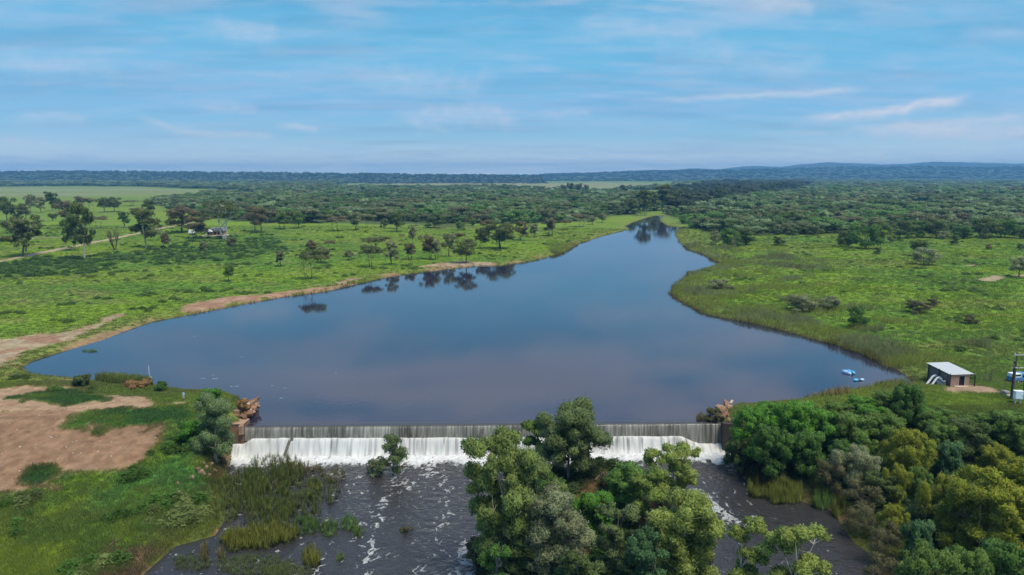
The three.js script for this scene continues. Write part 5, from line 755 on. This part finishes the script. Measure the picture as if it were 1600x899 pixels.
for (const [bx, by, ty, w, k, lf, label] of [
  [1178, 715, 638, 74, 1, 'fresh', 'bright green broadleaf bush beside the right weir abutment'], [1238, 706, 624, 70, 3, 'fresh', 'tallest bright green bush on the right bank, near the water edge'], [1286, 700, 640, 66, 0, 'fresh', 'bright green bush right of the tallest one on the right bank'], [1205, 745, 668, 64, 1, 'deep', 'dark green bush under the bright ones beside the weir'], [1258, 745, 672, 64, 3, 'deep', 'dark hanging bush in the second row right of the weir'],
  [1330, 712, 646, 78, 0, 'mid', 'wide mid green bush on the embankment top'], [1415, 664, 598, 50, 0, 'deep', 'dark green small tree in front of the pump house'], [1378, 690, 640, 64, 2, 'mid', 'green bush left below the dark tree before the pump house'], [1333, 772, 696, 72, 2, 'wattle', 'pale grey-green feathery bush in the middle of the right bank'], [1418, 752, 668, 76, 2, 'yellow', 'yellow-green bush below the dark tree before the pump house'],
  [1478, 752, 688, 50, 3, 'blue', 'blue-green drooping bush right of the yellow-green one'], [1398, 792, 724, 44, 2, 'yellow', 'small yellow-green bush, left of a pair in the slope'], [1432, 790, 727, 42, 2, 'mid', 'small green bush, right of a pair in the slope'], [1512, 716, 654, 66, 1, 'dark', 'dark bush below the soil patch by the power poles'], [1574, 700, 642, 74, 0, 'mid', 'green bush in front of the white cabinet'],
  [1470, 712, 660, 58, 0, 'mid', 'low green bush behind the blue-green drooping one'], [1552, 748, 692, 54, 2, 'yellow', 'yellow-green bush behind the biggest yellow-topped tree'], [1468, 850, 742, 74, 2, 'yellow', 'yellow-green bush against the left of the biggest yellow-topped tree'],
  [1395, 845, 788, 46, 2, 'yellow', 'small bright yellow-green bush above the river bend'], [1430, 895, 812, 54, 3, 'blue', 'dark blue-green hanging bush near the bottom right'], [1438, 960, 856, 80, 1, 'mid', 'green bush at the bottom edge beside the river bend'], [1502, 965, 858, 80, 0, 'mid', 'green bush at the bottom edge, second from the river bend'], [1570, 960, 848, 92, 1, 'deep', 'dark bush in the bottom right corner'],
  [1296, 770, 712, 56, 4, 'scrub', 'twiggy brown bush under the bright bushes above the reed bank'], [1352, 800, 752, 60, 4, 'scrub', 'grey twiggy scrub above the river bend, upper one'], [1345, 835, 785, 56, 4, 'scrub', 'grey twiggy scrub at the waterline of the river bend'], [1378, 880, 818, 58, 4, 'scrub', 'brown twiggy scrub overhanging the river near the bottom edge'], [1385, 930, 868, 62, 4, 'scrub', 'bare scrub at the bottom edge by the water'], [1375, 790, 738, 60, 1, 'dark', 'dark bush in the shaded middle of the right slope'],
  [1440, 840, 778, 64, 1, 'dark', 'dark bush left under the biggest yellow-topped tree'], [1320, 740, 690, 54, 1, 'deep', 'dark green bush behind the pale feathery one'], [1545, 680, 646, 46, 1, 'mid', 'low green bush left of the white cabinet'], [1155, 740, 676, 46, 1, 'dark', 'dark bush hanging over the foot of the right abutment'], [1450, 680, 640, 50, 2, 'mid', 'low green bush on the bank below the pump house'], [1360, 668, 632, 50, 1, 'fresh', 'low bright bush along the lake edge left of the dark small tree'], [1310, 660, 630, 54, 0, 'mid', 'low bush along the lake edge in the middle of the right embankment'],
  [1205, 655, 628, 52, 0, 'fresh', 'low bright bush at the lake edge just right of the abutment'], [1258, 653, 629, 50, 1, 'mid', 'low bush at the lake edge behind the tallest bright green bush'], [1345, 648, 620, 50, 0, 'fresh', 'bright low bush at the lake edge, second left of the dark small tree'], [1385, 642, 612, 46, 1, 'mid', 'low bush at the lake edge just left of the dark small tree'], [1442, 668, 637, 48, 0, 'fresh', 'low bright bush just right of the dark small tree'], [1470, 660, 636, 42, 2, 'mid', 'low bush in the grass straight below the pump house'], [1520, 678, 650, 50, 0, 'mid', 'low bush on the grass between pump house and cabinet'], [1592, 672, 644, 50, 1, 'fresh', 'low bright bush directly below the white cabinet at the right edge'],
]) {
  const at = G(bx, by), m = pix(at), tanD = (EYE - at.y) / Math.hypot(at.x, at.z), H = (by - ty) * m * (1 + tanD * tanD) ** 0.5 * 0.97, t = plant('bank_bush', label, 'shrub', bushShape[k], L[lf], k === 4 ? B.grey : B.brown, at, undefined, (serial++ * 2.1) % 6.28), q = (w * m) / bushW[k] * 1.05; t.scale.set(q, H, q);
}
// ------------------------------------------------------------------ woodland: the front trees one by one, the mass behind as stuff
const inside = (p, x, z) => sdfNear(p, x, z, 1) < 0;
const woodProto = [[401, 0.42, 'umbrella', 1.3], [402, 0.62, 'oval', 1.1], [403, 0.7, 'oval', 1.2], [404, 0.5, 'umbrella', 1.25]].map(([s, flat, shape, W]) => treeShape({ seed: s, H: 1, W, low: 0.06, fork: 0.2, nl: 4, nb: 14, br: 0.24, flat, n: 800, ls: 0.065, shape: shape, under: 0.45, tr: 0.02, sides: 4, hue: 0.12 }));
const woodMat = leafMat(1, 1, 1, 1), M4 = new THREE.Matrix4(), QQ = new THREE.Quaternion(), UPV = V3(0, 1, 0);
{
  const R = rngOf(4242), fronts = [];
  const near = [['left', [[418, 352, 985, 334]], 70, 'left', 'acacias along the left woodland edge'], ['right', [[1066, 340, 1300, 362], [1300, 362, 1600, 362]], 60, 'right', 'bushy trees along the right woodland edge']];
  for (const [, lines, n, label, group] of near) for (let k = 0; k < n; k++) {
    const [x0, y0, x1, y1] = lines[k % lines.length], t = R(), px = mix(x0, x1, t), py = mix(y0, y1, t) - R() * R() * 12 - 1, h = (8 + R() * 12) * (py < 345 ? 0.85 : 1.1), kind = ['umbrella', 'acacia', 'round', 'bush'][Math.floor(R() * 4)], leaf = ['acacia', 'acacia', 'grey', 'dark', 'brown', 'mid', 'dark'][Math.floor(R() * 7)];
    const look = { acacia: 'olive', grey: 'grey-green', dark: 'dark green', brown: 'brownish', mid: 'fresh green' }[leaf] + ' ' + { umbrella: 'flat-topped', acacia: 'spreading', round: 'round-crowned', bush: 'low bushy' }[kind] + ' tree', where = label === 'left' ? (px < 480 ? 'just right of the camp' : px < 560 ? 'above the tiny lone acacia' : px < 640 ? 'behind the middle lakeside trees' : px < 720 ? 'behind the big round shore tree' : px < 800 ? 'behind the large bushy shore tree' : px < 900 ? 'above the narrowing left bank' : 'near the lake head') : px < 1120 ? 'beside the lake head' : px < 1180 ? 'behind the dense bush pair' : px < 1260 ? 'behind the lone round bush' : px < 1330 ? 'left of the meadow clump' : px < 1410 ? 'behind the meadow clump' : px < 1500 ? 'behind the grey-leaved bush' : 'near the right edge';
    T(kind, Math.floor(R() * 4), px, py, py - h, h * (1.1 + 0.6 * R()), leaf, 'dark', 'woodland_tree', look + ' at the ' + label + ' woodland edge ' + where, group);
  }
  const tints = [[0.180, 0.264, 0.094], [0.296, 0.406, 0.196], [0.118, 0.189, 0.062], [0.203, 0.226, 0.109], [0.156, 0.293, 0.078], [0.242, 0.348, 0.149]];
  const fill = (name, label, regs, spacing, hmin, hmax, seed, tone = tints, slim = 1) => {
    const Q = rngOf(seed), list = [[], [], [], []], cols = [[], [], [], []];
    for (const [reg, sp] of regs) {
      const p = REG[reg], b = p.box; let z = b[3];
      while (z > b[2]) {
        const s = spacing(-z) * sp; z -= s * 0.9;
        for (let x = Math.max(b[0], -0.86 * -z); x < Math.min(b[1], 0.86 * -z); x += s * (0.7 + 0.6 * Q())) {
          const zz = z + (Q() - 0.5) * s * 1.4, xx = x + (Q() - 0.5) * s * 0.5, gap = fbm(xx / 90, zz / 90, 3, 222);
          if (gap < (zz > -900 ? 0.3 : 0.4) || sdfNear(p, xx, zz, 20) > (fbm(xx / 40, zz / 40, 2, 9) - 0.6) * 60) continue;
          if (sdfNear(LAKE, xx, zz, 12) < 8 || (zz < -1200 && ['fieldL', 'fieldM', 'fieldM2', 'fieldN', 'fieldR'].some((f) => sdfNear(REG[f], xx, zz, 40) < -10))) continue;
          const big = 1 + 0.018 * Math.max(0, s - 9), h = mix(hmin, hmax, Q() * Q()) * (0.8 + 0.6 * fbm(xx / 60, zz / 60, 2, 223)) * Math.min(big, 1.35), w = h * (1.15 + 0.6 * Q()) * Math.max(1, s / 13), k = Math.floor(Q() * 4), t = tone[Math.floor(clamp(fbm(xx / 70, zz / 70, 3, 224) * 1.5 - 0.25 + (Q() - 0.5) * 0.45, 0, 0.999) * 6)], v = 0.9 + 0.2 * Q();
          QQ.setFromAxisAngle(UPV, Q() * 6.283); M4.compose(V3(xx, land(xx, zz) - 0.15 * h, zz), QQ, V3(w * slim, h, w * slim)); list[k].push(M4.clone()); cols[k].push([t[0] * v, t[1] * v, t[2] * v]);
        }
      }
    }
    list.forEach((l, k) => { if (!l.length) return; const im = new THREE.InstancedMesh(woodProto[k].crown, woodMat, l.length); l.forEach((m4, i) => { im.setMatrixAt(i, m4); im.setColorAt(i, col(...cols[k][i])); }); im.name = numbered(name); stuff(im, label + ['', ' with flat crowns', ' with rounded crowns', ' with mixed crowns'][k]); scene.add(im); });
    console.log(name, list.map((l) => l.length).join(' '));
  };
  fill('woodland', 'dense grey-green savanna woodland on both sides of the lake', [['woodsL', 1], ['woodsR', 1.05]], (d) => Math.max(9, d * 0.009), 5, 13, 11);
  const darks = [0.06, 0.08, 0.10, 0.07, 0.11, 0.09].map((q) => [q, q * 1.3, q * 0.62]);
  fill('tall_woodland', 'taller dark trees in the belt right of the lake head', [['tallF', 1.7]], (d) => Math.max(10, d * 0.008), 9, 19, 13, darks, 0.6);
  fill('far_woodland', 'dark far woodland before the horizon', [['woodsF', 1], ['woodsG', 1]], (d) => Math.max(12, d * 0.0075), 8, 14, 12);
}
{
  const Q = rngOf(991), spec = [[0, 7000, 10, 22, 'woods standing along the left plateau horizon'], [1, 5000, 13, 34, 'woods on the front of the right blue ridge']];
  for (const [k, n, h, w, label] of spec) {
    const p = RIDGES[k], im = new THREE.InstancedMesh(woodProto[1 + k].crown, woodMat, n);
    for (let i = 0; i < n; i++) { const j = Math.floor(Q() * 17) , c = Math.floor(Q() * 360), o = (j * 360 + c) * 3, s = 0.6 + 0.7 * Q(), v = 0.7 + 0.6 * Q(); QQ.setFromAxisAngle(UPV, Q() * 6.283); M4.compose(V3(p[o] + (Q() - 0.5) * 40, p[o + 1] - h * 0.35, p[o + 2]), QQ, V3(w * s, h * s, w * s)); im.setMatrixAt(i, M4); im.setColorAt(i, col(0.075 * v, 0.11 * v, 0.045 * v)); }
    im.name = numbered('far_woodland'); stuff(im, label); scene.add(im);
  }
}
// ------------------------------------------------------------------ grass, forbs and reeds
function tuftShape(seed, n, h, spread, lean, wide, vary = 0.24) {
  const R = rngOf(seed), g = new GB();
  for (let k = 0; k < n; k++) {
    const a = R() * 6.283, r = Math.sqrt(R()) * spread, x = Math.cos(a) * r, z = Math.sin(a) * r, hh = h * (0.6 + 0.4 * R()), b = R() * 6.283, lx = Math.cos(b) * lean * hh * R(), lz = Math.sin(b) * lean * hh * R(), w = wide * (0.7 + 0.6 * R()), c = R() * 6.283, wx = Math.cos(c) * w, wz = Math.sin(c) * w, v = 1 - vary / 2 + vary * R(), s = g.base, ny = 0.75, nx = Math.sin(c) * 0.6, nz = -Math.cos(c) * 0.6;
    g.vert(x - wx, -0.05, z - wz, nx, ny, nz, v, v, v); g.vert(x + wx, -0.05, z + wz, nx, ny, nz, v, v, v); g.vert(x + lx * 0.5 + wx * 0.7, hh * 0.6, z + lz * 0.5 + wz * 0.7, nx, ny, nz, v, v, v); g.vert(x + lx * 0.5 - wx * 0.7, hh * 0.6, z + lz * 0.5 - wz * 0.7, nx, ny, nz, v, v, v); g.vert(x + lx, hh, z + lz, nx, ny, nz, v, v, v);
    g.i.push(s, s + 1, s + 2, s, s + 2, s + 3, s + 3, s + 2, s + 4);
  }
  return g.build();
}
function clumpShape(seed, n, ls) {                                          // a low leafy mound
  const R = rngOf(seed), g = new GB();
  for (let k = 0; k < n; k++) { const a = R() * 6.283, u = R(), r = Math.sqrt(1 - u * u) * (0.6 + 0.4 * R()), x = Math.cos(a) * r * 0.5, z = Math.sin(a) * r * 0.5, y = u * (0.55 + 0.45 * R()), s = ls * (0.6 + 0.8 * R()); const nx = x + (R() - 0.5) * 0.7, ny = 0.5 + R() * 0.6, nz = z + (R() - 0.5) * 0.7, nl = Math.hypot(nx, ny, nz), v = 0.75 + 0.5 * R(); g.leaf(x, y, z, (R() - 0.5) * s * 2, (R() - 0.2) * s, (R() - 0.5) * s * 2, (R() - 0.5) * s, (R() - 0.3) * s, (R() - 0.5) * s, nx / nl, ny / nl, nz / nl, v, v, v); }
  return g.build();
}
function scatter(name, label, geo, spots, side = THREE.DoubleSide) {
  if (!spots.length) return; const im = new THREE.InstancedMesh(geo, side === THREE.FrontSide ? new THREE.MeshStandardMaterial({ vertexColors: true, roughness: 0.9 }) : new THREE.MeshPhysicalMaterial({ vertexColors: true, roughness: 1, specularIntensity: 0.1, transmission: 0.5, thickness: 0, side }), spots.length);
  spots.forEach(([x, y, z, w, h, r, g, b], i) => { QQ.setFromAxisAngle(UPV, hash2(i, 7, 3) * 6.283); M4.compose(V3(x, y, z), QQ, V3(w, h, w)); im.setMatrixAt(i, M4); im.setColorAt(i, col(r, g, b)); });
  im.name = numbered(name); stuff(im, label); scene.add(im); console.log(name, spots.length);
}
{
  const R = rngOf(777), grass = [[], []], forb = [], stones = [], reed = [[], []], c = [0, 0, 0], meadow = [], view = (x, z, pad = 1.06) => z < -50 && Math.abs(x) < (0.72 * -z + 6) * pad;
  // grass of the near banks
  for (let k = 0; k < 150000; k++) {
    const z = -58 - R() * 82, x = (R() * 2 - 1) * (0.73 * -z + 5), d = z - axisZ(x); if (d < -24 || (x > SPAN0 - 3 && x < SPAN1 + 2 && d < 6)) continue;
    const h = land(x, z); if (h < RIVER + 0.1 && d > 0) continue; if (d <= 0 && sdfNear(LAKE, x, z, 10) < 0.3) continue;
    groundColour(x, z, h, c); if (c[0] > 0.2 && c[0] > c[1] * 1.15) { { if (R() < 0.02) stones.push([x, h, z, 0.08 + 0.2 * R() * R(), 0.1 + 0.12 * R(), 0.5, 0.42, 0.34].map((q, i) => (i > 4 ? q * (0.8 + 0.4 * R()) : q))); continue; } }
    const tall = d > 4 && x < 0 ? 0.35 + 0.9 * Math.pow(fbm(x / 7, z / 7, 3, 300), 2) : 0.35, v = 0.88 + 0.24 * R(), yl = smooth(0.5, 0.75, fbm(x / 9, z / 9, 3, 301)), hh = tall * (0.6 + 0.7 * R());
    grass[R() < 0.5 ? 0 : 1].push([x, h, z, 0.7 + 0.6 * R(), hh, mix(c[0], 0.21, yl * 0.6) * v * 1.15, mix(c[1], 0.30, yl * 0.6) * v * 1.15, c[2] * v]);
  }
  scatter('grass', 'tall green grass on the near banks of dam and river', tuftShape(1, 18, 0.9, 0.46, 0.7, 0.018), grass[0]); scatter('grass', 'shorter green grass on the near banks of dam and river', tuftShape(2, 18, 0.6, 0.5, 0.9, 0.02), grass[1]);
  // meadow grass beyond
  for (let k = 0; k < 120000; k++) {
    const z = -125 - 420 * Math.pow(R(), 1.6), x = (R() * 2 - 1) * 0.75 * -z, s = sdfNear(LAKE, x, z, 10); if (s < 0.8 || z - axisZ(x) > -12) continue;
    const h = land(x, z); groundColour(x, z, h, c); if (c[0] > c[1] * 1.1) continue; const v = 0.9 + 0.2 * R(), t = clamp(fbm(x / 12, z / 12, 3, 310) * 1.6 - 0.3), f = -z / 200, sz = 0.7 + 0.5 * f;
    meadow.push([x, h, z, sz, (x > 20 ? 0.3 + 0.5 * t : 0.16 + 0.24 * t) * (0.7 + 0.5 * R()), c[0] * v * 1.3, c[1] * v * 1.3, c[2] * v * 1.2]);
  }
  scatter('meadow_grass', 'meadow grass over the plains left and right of the lake', tuftShape(3, 12, 0.8, 0.75, 0.8, 0.045), meadow);
  // leafy forbs: dark weeds on the left plain, mounds on the dam slope, clumps in the right meadow
  for (let k = 0; k < 26000; k++) {
    const z = -60 - 480 * Math.pow(R(), 1.3), x = (R() * 2 - 1) * 0.75 * -z, d = z - axisZ(x), n = fbm(x / 11, z / 8, 4, 320), inForb = d < -30 && x < 0 && inside(REG.forb, x, z);
    const onIsle = d > 8 && sdfNear(ISLE, x, z, 6) < 1.5; if (onIsle) { if (R() < 0.15) continue; } else if (d > -14 ? !(d > 6 && x < -14 && n > 0.5) : inForb ? n < 0.40 : n < 0.69) continue;
    const h = land(x, z); if (d > 0 && h < RIVER + 0.6) continue; if (d < 0 && sdfNear(LAKE, x, z, 10) < 3) continue; groundColour(x, z, h, c); if (c[0] > c[1] * 1.05) continue;
    const v = 0.7 + 0.6 * R(), s = (0.8 + 1.4 * R()) * (inForb ? 1.3 : 1); forb.push([x, h - 0.12, z, s * 1.4, s * (d < 0 ? 0.55 : 0.7), ...(inForb ? [0.08, 0.165, 0.035] : onIsle ? [0.06, 0.10, 0.03] : d > 0 ? (n > 0.6 ? [0.20, 0.25, 0.075] : [0.10, 0.20, 0.03]) : [0.115, 0.20, 0.035]).map((q) => q * v)]);
  }
  scatter('undergrowth', 'low leafy weeds in dark patches on the plains and dam slope', clumpShape(5, 260, 0.11), forb);
  scatter('gravel', 'pale stones scattered on the bare soil slope of the dam', block(1, 0.8, 1, 55, 0.3, 1), stones, THREE.FrontSide);
  // reeds: belt round the right shore, patches in the river
  for (let k = 0; k < 110000; k++) {
    const z = -120 - 300 * Math.pow(R(), 1.4), x = 10 + R() * 0.62 * -z, s = sdfNear(LAKE, x, z, 60); if (s < -0.9 || s > 52 || z - axisZ(x) > -13 || x < 20) continue;
    if (x > 74 && z > -150) { if (Math.abs(x - 82) < 9 && z > -146) continue; }
    const n = fbm(x / 10, z / 10, 3, 330); const patch = smooth(0.50, 0.64, fbm(x / 13 + 4, z / 10, 3, 335)) * smooth(52, 30, s); if (R() > 0.6 * Math.max(smooth(15, 2, s) * (0.4 + n), patch)) continue; const v = 0.75 + 0.5 * R(), g = smooth(0.45, 0.65, fbm(x / 16, z / 16, 3, 331)), e = smooth(1.2, -0.6, s);
    reed[0].push([x, Math.max(land(x, z), -0.3), z, 1.1, (0.7 + 1.4 * n * (0.5 + g)) * (0.75 + 0.4 * R()), mix(mix(0.27, 0.29, g), 0.22, e * 0.7) * v, mix(mix(0.37, 0.39, g), 0.19, e * 0.7) * v, mix(mix(0.08, 0.20, g), 0.08, e) * v]);
  }
  for (const [px, py, rx, ry, n, h, cc] of [[505, 770, 26, 22, 40, 1.7, 0], [470, 800, 34, 24, 60, 1.8, 0], [430, 725, 40, 10, 50, 1.7, 0], [520, 745, 20, 12, 30, 1.5, 2], [430, 755, 26, 22, 60, 2.0, 0], [455, 745, 22, 18, 55, 2.1, 0], [385, 770, 42, 34, 150, 1.9, 0], [395, 760, 18, 30, 50, 2.0, 0], [415, 810, 34, 26, 90, 1.8, 0], [440, 790, 22, 26, 60, 1.6, 0], [395, 845, 44, 16, 150, 1.9, 1], [440, 838, 26, 14, 70, 1.9, 1], [365, 850, 20, 14, 40, 1.8, 1], [350, 790, 26, 30, 80, 1.4, 0], [478, 770, 20, 16, 26, 1.5, 0], [478, 735, 26, 10, 40, 1.6, 2], [515, 828, 14, 12, 40, 1.3, 3], [545, 820, 14, 12, 34, 1.2, 3], [560, 832, 10, 8, 20, 1.2, 3], [478, 825, 22, 14, 50, 1.5, 3], [487, 875, 14, 14, 50, 1.7, 1], [530, 872, 6, 5, 12, 1.0, 3], [400, 885, 60, 16, 220, 0.9, 4], [450, 895, 40, 12, 120, 0.9, 4], [318, 868, 8, 12, 14, 1.7, 2], [345, 872, 6, 8, 10, 1.5, 2], [300, 880, 30, 14, 60, 1.0, 4], [490, 760, 10, 10, 16, 1.4, 0],
    [1185, 765, 18, 16, 70, 2.1, 5], [1215, 780, 18, 10, 70, 2.1, 5], [1175, 742, 14, 14, 40, 1.9, 5], [1240, 782, 14, 8, 40, 1.8, 5], [1285, 790, 16, 10, 40, 1.8, 3], [1310, 800, 10, 12, 26, 2.0, 5], [200, 603, 40, 5, 260, 1.9, 6], [175, 600, 26, 4, 140, 1.8, 6], [140, 549, 12, 1.5, 30, 0.9, 3], [1290, 632, 40, 5, 60, 1.5, 2], [1385, 608, 20, 4, 50, 1.9, 2], [1100, 655, 12, 5, 20, 1.6, 2]]) {
    const pal = [[0.304, 0.442, 0.108], [0.492, 0.600, 0.120], [0.444, 0.442, 0.193], [0.235, 0.470, 0.120], [0.200, 0.294, 0.097], [0.399, 0.529, 0.120], [0.399, 0.600, 0.180]][cc], lvl = py < 660 ? 0 : RIVER;
    for (let k = 0; k < n * 2.3; k++) { const a = R() * 6.283, r = Math.sqrt(R()), [x, z] = P(px + Math.cos(a) * r * rx, py + Math.sin(a) * r * ry, lvl), h0 = land(x, z), v = 0.6 + 0.8 * R(); reed[1].push([x, Math.max(h0, lvl - 0.4), z, 0.75, h * (0.6 + 0.7 * R()), pal[0] * v * (0.9 + 0.3 * R()), pal[1] * v, pal[2] * v]); }
  }
  // fringe of grass along the left lake shore
  for (let k = 0; k < 60000; k++) { const z = -122 - 330 * Math.pow(R(), 1.5), x = -R() * 0.75 * -z + 60; const s = sdfNear(LAKE, x, z, 12); if (s < -0.8 || s > 5 || x > 90 || z - axisZ(x) > -9) continue; const n = fbm(x / 6, z / 6, 3, 340); if (R() > n * smooth(5, 0.5, s) * 1.3) continue; if (rough(REG.shoreB, x, z, 2, 4) > 0.3 || rough(REG.shoreA, x, z, 2, 4) > 0.4) continue; const v = 0.7 + 0.6 * R(); reed[0].push([x, Math.max(land(x, z), -0.25), z, 0.9, (0.35 + 0.7 * n) * (0.7 + 0.5 * R()), 0.17 * v, 0.20 * v, 0.055 * v]); }
  scatter('reeds', 'belt of tall grey-green reeds and grass round the lake shore', tuftShape(7, 9, 1.15, 0.7, 0.9, 0.04), reed[0]); scatter('reeds', 'yellow-green reed patches standing in the river and by the banks', tuftShape(8, 8, 1.1, 0.4, 0.7, 0.03), reed[1]);
  // stones and driftwood at the left river bank and the islet
  const rocks = [[308, 735, 0.7], [315, 742, 0.9], [322, 732, 0.6], [330, 728, 0.8], [338, 722, 0.6], [345, 716, 0.7], [326, 745, 0.6], [335, 738, 0.7], [280, 770, 0.5], [360, 708, 0.8], [352, 722, 0.6], [300, 748, 0.6], [341, 733, 0.5], [318, 726, 0.5], [358, 716, 0.6], [278, 757, 0.5], [349, 730, 0.6]];
  rocks.forEach(([px, py, s], i) => { const p = G(px, py), o = obj('rock', block(s * 1.05, s * 0.75, s * 0.9, 600 + (i % 5), 0.22 * s, 2), i % 3 ? mat(0.25, 0.17, 0.12) : mat(0.2, 0.115, 0.075)); o.position.set(p.x, p.y + s * 0.2, p.z); o.rotation.set(i, i * 2.1, i * 0.7); tag(o, 'rust-brown stone in the rubble on the left river bank below the weir', 'rock', 'stones on the left river bank'); });
  const logs = [[620, 757, 640, 745, 0.1, 'bare branch lying in the stream beside the thin crooked gum'], [165, 858, 190, 842, 0.09, 'fallen grey branch in the grass at the lower left'], [150, 880, 212, 884, 0.12, 'long dead branch on the brown bank at the bottom left'], [135, 868, 172, 892, 0.1, 'dead branch crossing the brown bank at the bottom left corner'], [1172, 724, 1176, 728, 0.16, 'pale driftwood stump above the right reed bank'], [930, 752, 945, 740, 0.14, 'brown log on the bare soil of the islet']];
  for (const [a, b, c2, d2, r, label] of logs) { const p = G(a, b), q = G(c2, d2), m = p.clone().lerp(q, 0.5); p.y = Math.max(p.y, RIVER) + r; q.y = Math.max(q.y, RIVER) + r * 2.5; m.y = Math.max(land(m.x, m.z), RIVER) + r * 3; const g = new GB(); g.tube(bez(p, m, q, 8), [r, r, r * 0.95, r * 0.9, r * 0.8, r * 0.7, r * 0.5, r * 0.25], 7); g.tube(bez(m, m.clone().add(V3(0.3, 0.5, 0.2)), m.clone().add(V3(0.6, 0.7, 0.8)), 4), [r * 0.5, r * 0.4, r * 0.25, r * 0.1], 5); tag(obj('dead_branch', g.build(), b < 730 ? barkMat(0.4, 0.36, 0.32) : B.brown), label, 'branch'); }
}
let tris = 0; const met = new Set(); scene.traverse((o) => { if (o.isMesh && !met.has(o.geometry.uuid) && met.add(o.geometry.uuid)) tris += (o.geometry.index ?? o.geometry.attributes.position).count / 3; }); console.log('triangles', tris);
renderer.render(scene, camera);
